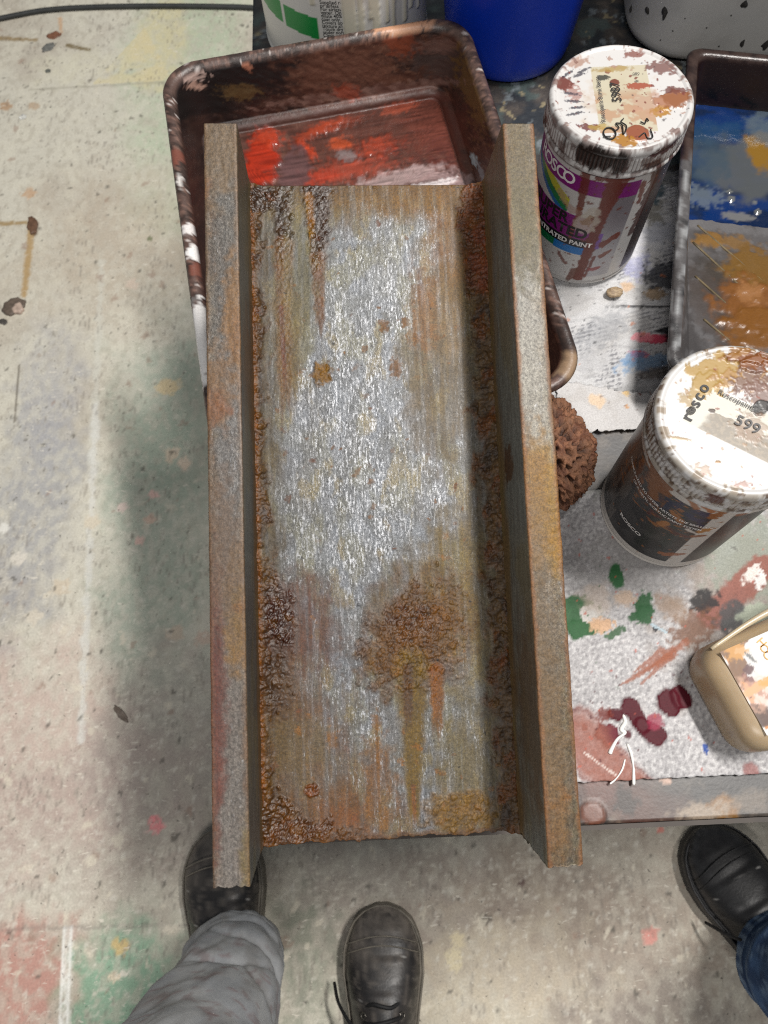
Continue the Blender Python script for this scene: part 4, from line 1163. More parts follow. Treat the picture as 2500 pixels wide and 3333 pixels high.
    E(1540, 300, 0.02, 0.05, (116, 86, 46), 0.8, 0, 0.8, 0.3, 21, 0.008, wall)
    E(1500, 340, 0.01, 0.02, (52, 40, 34), 0.8, 0, 0.8, 0.3, 22, 0.006, wall)
    E(1200, 300, 0.09, 0.008, (138, 106, 96), 0.7, 3, 0.9, 0.4, 23, 0.008)
    E(1500, 350, 0.02, 0.006, (40, 32, 30), 0.7, 0, 0.9, 0.3, 24, 0.006)
    # floor: orange-red paint being mixed into brown
    RED = (150, 42, 22)
    E(1200, 420, 0.10, 0.05, (82, 48, 40), 0.8, 5, 0.7, 0.4, 30, 0.02)
    E(1420, 420, 0.035, 0.05, (98, 52, 42), 0.8, 0, 0.8, 0.5, 31, 0.015)
    E(850, 530, 0.0175, 0.034, RED, 1, -6, 0.7, 0.3, 32, 0.012, None, 0.0022)
    E(870, 450, 0.012, 0.014, (168, 56, 30), 0.8, 30, 0.9, 0.6, 33, 0.006, None, 0.0012)
    E(1000, 490, 0.005, 0.014, (177, 60, 30), 0.8, 30, 0.8, 0.6, 34, 0.005, None, 0.0015)
    E(1030, 430, 0.024, 0.006, (168, 63, 34), 0.6, 24, 0.9, 0.7, 35, 0.005, None, 0.0014)
    E(1090, 410, 0.022, 0.007, (154, 61, 36), 0.45, 12, 0.9, 0.8, 36, 0.005, None, 0.001)
    E(1110, 470, 0.012, 0.008, (175, 72, 36), 0.75, 0, 0.7, 0.5, 37, 0.006)
    E(1230, 480, 0.017, 0.011, (180, 64, 34), 0.5, 10, 1.0, 0.8, 38, 0.006, None, 0.0016)
    E(1140, 555, 0.036, 0.013, (186, 70, 44), 0.45, 5, 1.0, 0.8, 39, 0.006, None, 0.0012)
    E(1040, 580, 0.02, 0.008, (172, 60, 39), 0.7, 8, 0.7, 0.4, 40, 0.005)
    E(960, 560, 0.016, 0.03, (92, 66, 66), 0.9, -10, 0.6, 0.3, 41, 0.01)
    E(1130, 510, 0.012, 0.007, (128, 116, 116), 0.7, -30, 0.7, 0.4, 42, 0.005)
    E(1300, 580, 0.045, 0.010, (168, 146, 144), 0.75, 10, 0.7, 0.35, 43, 0.008)
    E(1450, 600, 0.032, 0.016, (150, 126, 124), 0.8, -8, 0.7, 0.3, 44, 0.008)
    E(1390, 610, 0.03, 0.006, (206, 198, 198), 0.85, 8, 0.7, 0.3, 45, 0.005, None, 0.0004)
    E(1545, 520, 0.005, 0.009, (170, 186, 192), 0.9, 0, 0.7, 0.2, 46, 0.004, None, 0.001)
    E(1570, 570, 0.004, 0.016, (134, 134, 140), 0.9, 10, 0.6, 0.2, 47, 0.004)
    E(1130, 300, 0.012, 0.012, (150, 66, 44), 0.7, 0, 0.7, 0.4, 48, 0.006)
    E(1300, 350, 0.02, 0.008, (158, 74, 52), 0.6, 10, 0.8, 0.4, 49, 0.006)
    # brush marks in the wet floor
    br = fbm(x / 0.05 + y / 0.03, y / 0.0022 - x / 0.02, 60, 3)
    col = col * (0.86 + np.where(K == 3, (br - 0.5) * 1.1, 0))[:, None]
    h = h + np.where(K == 3, 0.0009 * br + 0.0005 * n3, 0)
    # rim: scuffed grey-brown with chips
    rim = (K == 1)
    rc = lay(np.tile(S(82, 64, 58), (len(x), 1)), S(52, 40, 36), sm(0.45, 0.6, n2))
    rc = lay(rc, S(136, 106, 94), sm(0.56, 0.7, fbm(x / 0.004, y / 0.004, 70)) * 0.5)
    rc = lay(rc, S(44, 36, 34), sm(0.60, 0.72, fbm(x / 0.05, y / 0.05, 71)) * 0.8)
    rc = lay(rc, S(196, 188, 184), sm(0.76, 0.79, fbm(x / 0.006, y / 0.006, 72)) * 0.8)
    col = np.where(rim[:, None], rc, col)
    for (u, v, ax, ay, c_) in ((652, 1060, 0.010, 0.026, (226, 224, 222)), (668, 1160, 0.010, 0.026, (226, 224, 222)), (612, 745, 0.006, 0.006, (210, 206, 204)), (630, 820, 0.007, 0.008, (218, 216, 214)),
                               (585, 590, 0.003, 0.008, (200, 196, 192)), (640, 880, 0.006, 0.008, (110, 66, 54)), (570, 510, 0.008, 0.010, (112, 66, 54)),
                               (1310, 85, 0.03, 0.008, (186, 140, 110)), (1530, 110, 0.012, 0.01, (176, 84, 58)), (1000, 125, 0.06, 0.006, (128, 74, 58)), (1870, 1190, 0.014, 0.012, (140, 116, 92))):
        p = hit(u, v)
        if p is None: continue
        col = lay(col, S(*c_), 0.95 * rim * ell(x, y, p[0], p[1], ax, ay, 0, 0.6, 0.2, int(u), 0.005))
    outer = (K == 0)
    col = np.where(outer[:, None], lay(np.tile(S(54, 46, 44), (len(x), 1)), S(120, 84, 70), sm(0.5, 0.6, n2)), col)
    h = h + np.where(K == 2, 0.0012 * (fbm(a / 0.008, b / 0.008, 80, 4) - 0.4), 0) * sm(H, H - 0.008, z - zb)
    Vw[:, 2] += np.where(K == 3, h, 0)
    ctr = np.array([cx_, cy_]); dirv = ctr - Vw[:, :2]; dirv /= np.linalg.norm(dirv, axis=1)[:, None] + 1e-9
    Vw[:, :2] += dirv * np.where(K == 2, h, 0)[:, None]
    Vw[:, 2] += np.where(rim, 0.0008 * (fbm(x / 0.012, y / 0.012, 82) - 0.5), 0)
    rough = np.where(K == 3, 0.12 + 0.2 * n2, np.where(K == 2, 0.36 + 0.2 * n2, 0.42))
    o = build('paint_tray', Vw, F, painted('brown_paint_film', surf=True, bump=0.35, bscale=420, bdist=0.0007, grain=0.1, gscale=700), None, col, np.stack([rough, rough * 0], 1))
    tag(o, 'deep brown paint tray with wet orange red paint under the beam end', 'paint tray')


make_brown_tray()


# ------------------------------------------------------------------ grey roller tray
def make_roller_tray():
    yaw = math.radians(-15.5)
    ex, ey = np.array([math.cos(yaw), math.sin(yaw)]), np.array([-math.sin(yaw), math.cos(yaw)])
    c0 = 0.283 * ex + 0.537 * ey
    root = empty('roller_tray', (c0[0], c0[1], ZT + 0.0006), (0, 0, yaw))
    tag(root, 'grey roller tray with a pool of blue paint and an ochre ramp', 'paint tray')
    hx, hy, r, H = 0.132, 0.181, 0.014, 0.060

    def ramp(yl):     # height of the inner floor along the tray
        return 0.0045 + np.clip((0.062 - yl) / 0.21, 0, 1) * 0.036
    rings, kind = [], []
    for z in np.linspace(0, H - 0.008, 5): rings.append((rrect(hx - 0.016 + 0.012 * z / H, hy - 0.016 + 0.012 * z / H, r, 8, 110), z)); kind.append(0)
    for ins, dz in ((0.003, -0.006), (0.0, -0.005), (-0.0005, -0.002), (0.0015, 0.0), (0.005, 0.0003), (0.009, 0.0), (0.0105, -0.002)):
        rings.append((rrect(hx - ins, hy - ins, max(r - ins * 0.5, 0.004), 8, 110), H + dz)); kind.append(1)
    inner = rrect(hx - 0.022, hy - 0.020, 0.006, 8, 110)
    topi = rrect(hx - 0.011, hy - 0.011, 0.010, 8, 110)
    for t in np.linspace(0.03, 1, 26):
        p = topi * (1 - t) + inner * t
        rings.append((p, (H - 0.003) * (1 - t) + ramp(p[:, 1]) * t)); kind.append(2)
    for s in np.linspace(0.985, 0.01, 80):
        p = inner * s; rings.append((p, ramp(p[:, 1]))); kind.append(3)
    N = len(inner)
    V = np.concatenate([np.column_stack([p, np.full(N, z) if np.isscalar(z) else z]) for p, z in rings]); K = np.repeat(kind, N)
    F = [gq(len(rings), N, True), np.arange(N)[::-1][None, :]]

    def world(P): return np.stack([c0[0] + P[:, 0] * ex[0] + P[:, 1] * ey[0], c0[1] + P[:, 0] * ex[1] + P[:, 1] * ey[1], ZT + 0.0006 + P[:, 2]], 1)

    def local(p): d = np.asarray(p)[:2] - c0; return np.array([d @ ex, d @ ey, p[2] - ZT - 0.0006])
    hw_ = caster(world(V), F)

    def hit(u, v): return local(hw_(u, v))
    x, y, z = V.T
    n1 = fbm(x / 0.04, y / 0.04, 1, 5); n2 = fbm(x / 0.012 + z / 0.01, y / 0.012 + z / 0.02, 2, 4)
    col = np.tile(S(122, 119, 120), (len(x), 1))
    col = lay(col, S(92, 88, 88), sm(0.45, 0.62, n1) * 0.8); col = lay(col, S(146, 144, 146), sm(0.55, 0.7, n2) * 0.6)
    h = np.zeros_like(x)

    def E(u, v, ax, ay, rgb, k=1.0, ang=0, n=0.6, sf=0.3, sd=1, s_=None, only=None, hh=0.0):
        nonlocal col, h
        p = hit(u, v); m = ell(x, y, p[0], p[1], ax, ay, ang, n, sf, sd, s_)
        if only is not None: m = m * only
        col = lay(col, S(*rgb), m * k); h = h + hh * m
    fl = (K == 3).astype(float)
    E(2380, 960, 0.03, 0.045, (84, 74, 64), 0.85, 20, 0.6, 0.4, 11, 0.015, fl)
    E(2330, 1020, 0.02, 0.05, (104, 94, 90), 0.7, 20, 0.7, 0.4, 12, 0.015, fl)
    E(2310, 780, 0.014, 0.010, (176, 130, 64), 0.9, 20, 0.6, 0.25, 13, 0.008, fl, 0.0008)
    E(2390, 790, 0.014, 0.010, (170, 128, 70), 0.8, 0, 0.7, 0.3, 14, 0.008, fl)
    E(2470, 880, 0.030, 0.030, (156, 114, 48), 0.92, 20, 0.8, 0.3, 15, 0.014, fl, 0.0012)
    E(2450, 1000, 0.030, 0.034, (164, 104, 46), 0.92, 30, 0.7, 0.3, 16, 0.014, fl, 0.0016)
    E(2440, 960, 0.012, 0.012, (206, 146, 92), 0.7, 0, 0.7, 0.4, 17, 0.008, fl)
    E(2480, 1080, 0.034, 0.026, (160, 104, 40), 0.92, 20, 0.7, 0.3, 18, 0.012, fl, 0.0014)
    E(2300, 730, 0.05, 0.008, (150, 148, 150), 0.7, 0, 0.7, 0.4, 19, 0.008, fl)
    m = spots(x, y, 0.014, 0.4, 0.001, 0.003, 30, 0.3, 0.5); h = h + m * 0.0008 * fl
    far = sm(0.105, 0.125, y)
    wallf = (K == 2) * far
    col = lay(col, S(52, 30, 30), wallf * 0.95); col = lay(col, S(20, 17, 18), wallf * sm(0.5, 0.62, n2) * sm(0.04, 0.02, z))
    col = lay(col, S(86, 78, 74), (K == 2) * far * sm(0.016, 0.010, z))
    upper = sm(0.02, 0.06, y)
    rim = (K <= 1)
    col = np.where((rim * upper > 0.5)[:, None], lay(np.tile(S(92, 72, 66), (len(x), 1)), S(58, 42, 40), sm(0.45, 0.6, n2)), col)
    col = lay(col, S(206, 208, 210), rim * (1 - upper) * sm(0.55, 0.68, fbm(x / 0.004, y / 0.03, 40)) * 0.9)
    col = lay(col, S(60, 60, 62), rim * (1 - upper) * sm(0.62, 0.7, fbm(x / 0.006, y / 0.02, 41)) * 0.8)
    h = h + fl * 0.0005 * n2
    V2 = V.copy(); V2[:, 2] += h
    col = col * 0.42
    build('shell', V2, F, painted('grey_paint_film', 0.3, bump=0.35, bscale=420, bdist=0.0006, grain=0.08, gscale=600), root, col)
    # pool of blue paint in the well
    lev = 0.0125
    xs, ys = np.linspace(-hx + 0.0185, hx - 0.0185, 110), np.linspace(0.014, hy - 0.019, 70)
    X, Y = np.meshgrid(xs, ys); x, y = X.ravel(), Y.ravel()
    col = np.tile(S(8, 48, 108), (len(x), 1))
    n = fbm(x / 0.04, y / 0.02, 5, 5)
    col = lay(col, S(16, 34, 62), sm(0.45, 0.62, n) * 0.8)

    def PE(u, v, ax, ay, rgb, k, ang, nn, sf, sd, s_):
        nonlocal col
        p = local(at(u, v, ZT + 0.013)); col = lay(col, S(*rgb), k * ell(x, y, p[0], p[1], ax, ay, ang, nn, sf, sd, s_))
    PE(2320, 430, 0.05, 0.014, (30, 70, 110), 0.8, 10, 0.7, 0.5, 6, 0.01)
    PE(2420, 550, 0.040, 0.036, (92, 96, 98), 0.9, 0, 0.45, 0.25, 7, 0.02)
    PE(2300, 520, 0.02, 0.03, (64, 84, 100), 0.7, 0, 0.7, 0.5, 8, 0.012)
    PE(2280, 640, 0.02, 0.012, (110, 122, 134), 0.75, 0, 0.9, 0.3, 9, 0.006)
    PE(2400, 705, 0.016, 0.005, (128, 128, 128), 0.9, 0, 0.5, 0.2, 10, 0.006)
    PE(2480, 490, 0.014, 0.026, (150, 110, 30), 0.95, 10, 0.4, 0.25, 11, 0.01)
    PE(2500, 420, 0.02, 0.02, (96, 110, 120), 0.8, 0, 0.6, 0.4, 12, 0.01)
    h = 0.0006 * (fbm(x / 0.012, y / 0.012, 13) - 0.5)
    for (u, v, r_) in ((2380, 650, 0.004), (2375, 625, 0.0025), (2465, 690, 0.0035), (2455, 660, 0.002)):
        p = local(at(u, v, ZT + 0.013)); d = np.hypot(x - p[0], y - p[1]) / r_
        h = h + 0.0016 * np.sqrt(np.clip(1 - d * d, 0, 1)); col = lay(col, S(128, 130, 126), (d < 1) * 0.8)
    build('paint_pool', np.stack([x, y, lev + h], 1), gq(len(ys), len(xs)), painted('wet_blue_paint', 0.12, bump=0.1, bscale=80, bdist=0.001, coat=0.3), root, col * 0.6)
    # diagonal ribs across the ramp
    rib = plain('dirty_rib', (104, 92, 70), 0.3, var=0.4, vscale=90, coat=0.3)
    for (u0, v0, u1, v1) in ((2270, 735, 2560, 985), (2255, 790, 2560, 1075), (2262, 900, 2520, 1130), (2290, 1040, 2420, 1150)):
        p, q = hit(u0, v0), hit(min(u1, 2499), v0 + (v1 - v0) * (min(u1, 2499) - u0) / (u1 - u0))
        P = p + (q - p) * np.linspace(0, 1.5, 26)[:, None]
        P = P[(np.abs(P[:, 0]) < hx - 0.024) & (P[:, 1] > -hy + 0.022)]
        P[:, 2] = ramp(P[:, 1]) + 0.0004
        Vr, Fr = tube(P, 0.0011, 8)
        build('rib', Vr, Fr, rib, root)
    return root


make_roller_tray()

# ------------------------------------------------------------------ jars of scenic paint
INK = plain('black_ink', (24, 22, 22), 0.5, var=0.1)
INKW = plain('white_ink', (222, 220, 218), 0.5, var=0.05)
INKG = plain('grey_ink', (70, 68, 68), 0.5, var=0.1)
LIDM = painted('paint_smeared_white_plastic', 0.36, bump=0.12, bscale=260, bdist=0.0004, spec=0.5)
BODYM = painted('paint_smeared_label', 0.38, bump=0.15, bscale=260, bdist=0.0005, spec=0.45)
JH, JR, JB = 0.1622, 0.0555, 0.0527


def make_jar(name, pos, label, lid_paint, body_paint):
    root = empty(name, (pos[0], pos[1], ZP))
    tag(root, label, 'paint jar', 'paint jars on the table')
    # body
    rows = 150
    zs = np.concatenate([[0.0, 0.0008], np.linspace(0.002, JH - 0.026, rows)])
    prof = [(JB - 0.003, 0.0), (JB - 0.0008, 0.0008)] + [(JB - 0.0012 * (0.0038 < z_ < 0.0060), z_) for z_ in zs[2:]]
    n = 360
    V, F = lathe(prof, n)
    th = np.degrees(np.arctan2(V[:, 1], V[:, 0])); z = V[:, 2]
    col = body_paint(th, z)
    F2 = [F, np.arange(n)[::-1][None, :]]
    build('body', V, F2, BODYM, root, col * 0.82)
    # lid: ribbed skirt, bead, recessed disc
    n = 432
    R = JR
    prof = [(R - 0.0018, JH - 0.0275), (R - 0.0004, JH - 0.027), (R + 0.0002, JH - 0.0255), (R - 0.0006, JH - 0.0235), (R - 0.0016, JH - 0.0225)]
    ribz = np.linspace(JH - 0.0215, JH - 0.0095, 8)
    prof += [(R - 0.0008, z_) for z_ in ribz]
    prof += [(R - 0.0014, JH - 0.0085), (R - 0.0008, JH - 0.0072), (R - 0.0004, JH - 0.005), (R - 0.001, JH - 0.0022), (R - 0.0024, JH - 0.0006), (R - 0.0038, JH), (R - 0.0052, JH - 0.0003), (R - 0.0062, JH - 0.0013)]
    nsk = len(prof)
    prof += [((R - 0.0066) * s, JH - 0.0014) for s in np.linspace(1, 0.004, 90)]
    V, F = lathe(prof, n)
    K = np.repeat(np.arange(len(prof)), n); th = np.arctan2(V[:, 1], V[:, 0])
    rb = (K >= 5) & (K < 13)
    f = 1 + np.where(rb, 0.0105 * (np.clip(np.cos(th * 108), -0.6, 0.6)), 0)
    V[:, 0] *= f; V[:, 1] *= f
    col, h = lid_paint(V[:, 0], V[:, 1], V[:, 2], np.degrees(th), K, nsk)
    V[:, 2] += h
    lid = build('lid', V, F, LIDM, root, col * 0.68 * (0.75 + 0.25 * sm(0.35, 0.75, col.min(1)))[:, None])
    return root, lid


def mk_cyl(theta0, z0, R, sl=0.0):
    """prints flat text on the jar wall, starting at angle theta0 (degrees)"""
    def f(x, y):
        a = np.radians(theta0) + x / R
        return np.stack([R * np.cos(a), R * np.sin(a), z0 + y + sl * x], 1)
    return f


def mk_flat(cx_, cy_, ang, z):
    c, s = math.cos(math.radians(ang)), math.sin(math.radians(ang))
    def f(x, y):
        return np.stack([cx_ + x * c - y * s, cy_ + x * s + y * c, np.full_like(x, z)], 1)
    return f


def box_m(a, b, a0, a1, b0, b1, w=0.0):
    return ((a > a0) & (a < a1) & (b > b0) & (b < b1)).astype(float)


J1, J2 = (0.2114, 0.4823), (0.2336, 0.2041)


def j1_body(th, z):
    s = np.radians(th) * JB
    col = np.tile(S(208, 206, 204), (len(th), 1))
    lab = ((z > 0.012) & (z < 0.128)).astype(float) * ((th < -73.5) | (th > 60)).astype(float)
    grad = sm(0.10, 0.03, z)
    labc = lay(np.tile(S(128, 122, 128), (len(th), 1)), S(190, 188, 192), grad * 0.9)
    col = col + (labc - col) * lab[:, None]
    left = ((th < -104) | (th > 60)).astype(float)
    # white field with a curving rainbow flag at the left
    col = lay(col, S(206, 204, 202), lab * left * (z < 0.112))
    PUR = S(132, 28, 122)
    t2 = np.where(th > 60, th - 360, th)           # continuous to the left
    arcz = 0.104 - 0.00028 * (t2 + 120)             # flag bands climb to the left
    rel = z - (0.060 + 0.0004 * (t2 + 120) * 0)
    for b0, b1, c_ in ((0.101, 0.106, (60, 90, 180)), (0.106 - 0.011, 0.101, (30, 120, 90))):
        pass
    flag = lab * (t2 < -118)
    zz = z - 0.0011 * np.clip(-(t2 + 128), 0, 60) * 0.45
    for b0, b1, c_ in ((0.078, 0.083, (30, 110, 170)), (0.083, 0.090, (26, 126, 74)), (0.090, 0.099, (196, 196, 60))):
        col = lay(col, S(*c_), flag * (zz > b0) * (zz < b1) * (t2 < -132))
    col = lay(col, PUR, lab * (z > 0.111) * (z < 0.128) * np.where(t2 < -128, 1, 1))
    col = lay(col, PUR, lab * (z > 0.060) * (z < 0.086) * (t2 < -100))
    col = lay(col, S(22, 18, 24), lab * (z > 0.050) * (z < 0.060) * (t2 < -100))
    col = lay(col, S(24, 120, 74), lab * (z > 0.042) * (z < 0.050) * (t2 < -136))
    col = lay(col, S(24, 120, 196), lab * (z > 0.041) * (z < 0.050) * (t2 > -137) * (t2 < -104))
    col = lay(col, S(116, 52, 168), lab * (z > 0.050) * (z < 0.070) * (t2 > -100) * (t2 < -92) * 0.8)
    # dark side of the print, right of the white strip
    col = lay(col, S(46, 32, 34), ((th > -59) & (th < 40) & (z > 0.010) & (z < 0.130)) * 0.95)
    # brown runs
    RUST = S(112, 44, 26)
    u, v = s, z

    def D(t0, z0, t1, z1, w0, w1, k=0.95, c_=RUST, n=0.5, sd=1):
        nonlocal col
        # unwrap about -110 so strokes do not cross the seam
        uu = np.radians(t2) * JB
        col = lay(col, c_, k * seg(uu, v, (math.radians(t0) * JB, z0), (math.radians(t1) * JB, z1), w0, w1, n, 0.15, sd, 0.006))
    D(-98, 0.136, -103, 0.010, 0.0060, 0.0042, 0.97, RUST, 0.45, 3)
    D(-92, 0.136, -100, 0.080, 0.0060, 0.0030, 0.9, RUST, 0.6, 4)
    D(-124, 0.137, -120, 0.095, 0.0042, 0.0026, 0.9, RUST, 0.6, 5)
    D(-120, 0.095, -122, 0.060, 0.0026, 0.0014, 0.85, S(130, 70, 44), 0.6, 6)
    D(-112, 0.132, -84, 0.132, 0.0030, 0.0022, 0.9, RUST, 0.8, 7)
    D(-94, 0.040, -97, 0.012, 0.0016, 0.0012, 0.9, RUST, 0.5, 8)
    D(-108, 0.020, -112, 0.006, 0.004, 0.0026, 0.9, S(110, 54, 34), 0.6, 9)
    D(-90, 0.056, -78, 0.066, 0.0040, 0.0030, 0.9, S(122, 52, 32), 0.7, 10)
    D(-88, 0.040, -80, 0.046, 0.0026, 0.002, 0.85, S(126, 60, 36), 0.7, 11)
    D(-128, 0.036, -119, 0.026, 0.0018, 0.0014, 0.85, S(120, 60, 44), 0.8, 12)
    D(-92, 0.022, -86, 0.024, 0.0030, 0.002, 0.85, S(146, 44, 46), 0.7, 13)
    D(-70, 0.122, -68, 0.100, 0.003, 0.002, 0.85, RUST, 0.9, 14)
    D(-58, 0.128, -62, 0.060, 0.005, 0.003, 0.85, S(70, 26, 22), 0.9, 15)
    D(-112, 0.078, -108, 0.094, 0.010, 0.006, 0.75, S(196, 186, 172), 0.5, 16)
    D(-111, 0.082, -108, 0.088, 0.004, 0.003, 0.7, S(150, 112, 72), 0.8, 17)
    D(-142, 0.100, -126, 0.090, 0.004, 0.004, 0.6, S(176, 140, 124), 1.0, 18)
    sp = spots(s, z, 0.007, 0.25, 0.0005, 0.0018, 20, 0.3, 0.7); col = lay(col, S(116, 58, 42), sp * 0.8)
    col = lay(col, S(150, 146, 142), sm(0.0062, 0.0036, z) * 0.3)
    return col


def j1_lid(x, y, z, th, K, nsk):
    col = np.tile(S(228, 226, 224), (len(x), 1)); h = np.zeros_like(x)
    disc = (K >= nsk - 3).astype(float); skirt = (K < nsk - 3).astype(float)
    BS = (134, 62, 44)

    def E(u, v, ax, ay, c_, k=0.95, ang=0, n=0.5, sf=0.12, sd=1, s_=None, hh=0.00015):
        nonlocal col, h
        p = at(u, v, ZP + JH)[:2] - np.array(J1)
        m = ell(x, y, p[0], p[1], ax, ay, ang, n, sf, sd, s_) * disc
        col = lay(col, S(*c_), m * k); h = h + hh * m
    E(2030, 320, 0.026, 0.020, (226, 202, 176), 0.6, 0, 0.8, 0.5, 5, 0.01, 0)
    # sticker laid first, paint over it
    p = np.stack([x, y], 1)
    a = math.radians(-4); lx = (x - 0.001) * math.cos(a) + (y + 0.002) * math.sin(a); ly = -(x - 0.001) * math.sin(a) + (y + 0.002) * math.cos(a)
    stk = ((np.abs(lx) < 0.0215) & (np.abs(ly) < 0.0335)).astype(float) * disc
    col = lay(col, S(228, 218, 188), stk * 0.85)
    col = lay(col, S(226, 178, 142), stk * sm(0.45, 0.6, fbm(x / 0.012, y / 0.012, 6)) * 0.8 * sm(0.012, -0.004, y))
    E(1840, 270, 0.0065, 0.0070, (138, 66, 54), 0.95, 0, 0.5, 0.15, 7)
    E(2077, 430, 0.0088, 0.0082, (178, 104, 74), 1, 0, 0.15, 0.1, 8, None, 0.0008)
    E(2035, 455, 0.009, 0.006, (204, 142, 46), 0.95, -20, 0.6, 0.15, 9)
    E(2190, 320, 0.0145, 0.0085, (178, 108, 60), 0.95, 10, 0.5, 0.15, 10, 0.006, 0.0007)
    E(2150, 358, 0.0075, 0.005, (210, 152, 56), 0.95, 0, 0.5, 0.15, 11)
    E(2080, 275, 0.0095, 0.0034, (196, 104, 78), 0.95, -4, 0.6, 0.15, 12)
    E(2002, 263, 0.0036, 0.0034, (140, 70, 54), 0.95, 0, 0.2, 0.1, 13)
    E(1980, 228, 0.0024, 0.002, (160, 84, 62), 0.9, 0, 0.4, 0.15, 14)
    E(2155, 215, 0.011, 0.006, (150, 100, 92), 0.85, -20, 0.8, 0.2, 15, 0.004)
    E(2200, 290, 0.009, 0.004, (140, 84, 76), 0.85, -10, 0.8, 0.2, 16, 0.004)
    E(2065, 172, 0.0065, 0.004, (168, 104, 90), 0.85, 0, 0.8, 0.2, 17, 0.004)
    E(1880, 200, 0.010, 0.004, (212, 170, 150), 0.8, 20, 0.8, 0.3, 18, 0.004)
    E(1920, 410, 0.007, 0.0035, (134, 64, 66), 0.9, -20, 0.9, 0.15, 19, 0.003)
    E(2000, 220, 0.013, 0.0025, (206, 172, 96), 0.75, 0, 0.7, 0.3, 20, 0.004)
    E(1966, 248, 0.0045, 0.0028, (72, 74, 66), 0.9, 0, 0.5, 0.15, 21)
    E(1870, 300, 0.005, 0.008, (206, 150, 140), 0.7, 0, 0.9, 0.3, 22, 0.003)
    E(1950, 410, 0.008, 0.003, (214, 182, 90), 0.7, -10, 0.7, 0.3, 23, 0.004)
    E(2110, 330, 0.012, 0.010, (228, 176, 150), 0.6, 0, 0.8, 0.4, 24, 0.006)
    for k, (u, v) in enumerate(((1860, 300), (1868, 325), (1880, 345), (1875, 365), (1885, 240), (1900, 225), (1850, 235))):
        E(u, v, 0.0060, 0.0013, (70, 66, 84), 0.8, -20 + 9 * k, 0.8, 0.3, 30 + k, 0.002, 0.0002)
    sp = spots(x, y, 0.0060, 0.30, 0.0003, 0.0013, 40, 0.3, 0.5) * disc; col = lay(col, S(150, 74, 64), sp * 0.85)
    sp = spots(x, y, 0.011, 0.3, 0.0006, 0.0022, 45, 0.3, 0.7) * disc; col = lay(col, S(206, 160, 140), sp * 0.7)
    sp = spots(x, y, 0.010, 0.2, 0.0005, 0.0014, 47, 0.3, 0.7) * disc; col = lay(col, S(90, 80, 84), sp * 0.7)
    rg = sm(0.6, 0.7, fbm(th / 9, z / 0.01, 50)) * (K >= nsk - 4) * (K < nsk + 4)
    col = lay(col, S(150, 104, 92), rg * 0.7)
    # skirt: brown paint in the ribs, black smear at the front
    dirt = fbm(th / 10, z / 0.008, 51)
    col = lay(col, S(128, 100, 92), skirt * sm(0.45, 0.62, dirt) * 0.65)
    col = lay(col, S(84, 40, 32), skirt * sm(0.60, 0.66, fbm(th / 14, z / 0.02, 52)) * (K < 9) * 0.9)
    bl = ell(th, z, -118, JH - 0.012, 22, 0.010, 0, 0.7, 0.15, 53, 7) * skirt
    bl = np.maximum(bl, (1 - sm(0.8, 1.1, np.hypot((th + 120) / 16, (z - JH + 0.010) / 0.009) + (fbm(th / 4, z / 0.002, 54) - 0.5) * 1.2)) * skirt)
    col = lay(col, S(42, 30, 26), bl * 0.97)
    bl2 = (1 - sm(0.8, 1.1, np.hypot((th + 62) / 14, (z - JH + 0.008) / 0.004) + (fbm(th / 4, z / 0.002, 55) - 0.5) * 1.6)) * skirt
    col = lay(col, S(84, 34, 34), bl2 * 0.95)
    grv = ((K >= 5) & (K < 13)) * (np.cos(np.radians(th) * 108) < -0.3)
    col = lay(col, S(120, 92, 84), grv * 0.55)
    return col, h


jar1, lid1 = make_jar('paint_jar', J1, 'white lidded jar of burnt sienna paint with purple label and brown runs', j1_lid, j1_body)
ZL = JH - 0.0014
CYR = JB + 0.00025
for ch, t_, zz_ in (('R', -176, 0.1212), ('O', -165.5, 0.1205), ('S', -156, 0.1205), ('C', -147, 0.1205), ('O', -137.5, 0.1205)):
    lettering('lettering', ch, 0.0155, mk_cyl(t_, zz_, CYR), INKW, jar1, 0.0003)
lettering('lettering', 'SUPER', 0.0150, mk_cyl(-151, 0.0795, CYR), INK, jar1, 0.0005, sx=1.0)
lettering('lettering', 'SATURATED', 0.0150, mk_cyl(-152, 0.0670, CYR), INK, jar1, 0.0005, sx=1.0)
lettering('lettering', 'CONCENTRATED PAINT', 0.0072, mk_cyl(-143, 0.0547, CYR), INKW, jar1, 0.00022)
# printed sticker on the lid
lettering('lettering', 'Roscopaint Burnt Sienna', 0.0048, mk_flat(-0.0165, -0.001, 85, ZL + 0.0012), INKG, lid1, 0.00005)
lettering('lettering', '5987', 0.0100, mk_flat(-0.0035, 0.004, 85, ZL + 0.0012), INK, lid1, 0.0001)
lettering('lettering', '080', 0.0036, mk_flat(0.0150, 0.0205, -4, ZL + 0.0012), INKG, lid1)
lettering('lettering', '1', 0.0075, mk_flat(-0.0185, -0.0385, 85, ZL + 0.0012), INK, lid1, 0.0002)
c_o = at(1985, 432, ZP + JH) - np.array([J1[0], J1[1], 0])
aa = np.linspace(0, 2 * np.pi, 25)
V, F = tube(np.stack([c_o[0] + 0.0045 * np.cos(aa), c_o[1] + 0.0055 * np.sin(aa), np.full(25, ZL + 0.0010)], 1), 0.0006, 6, False)
build('marker_ring', V, F, INK, lid1)
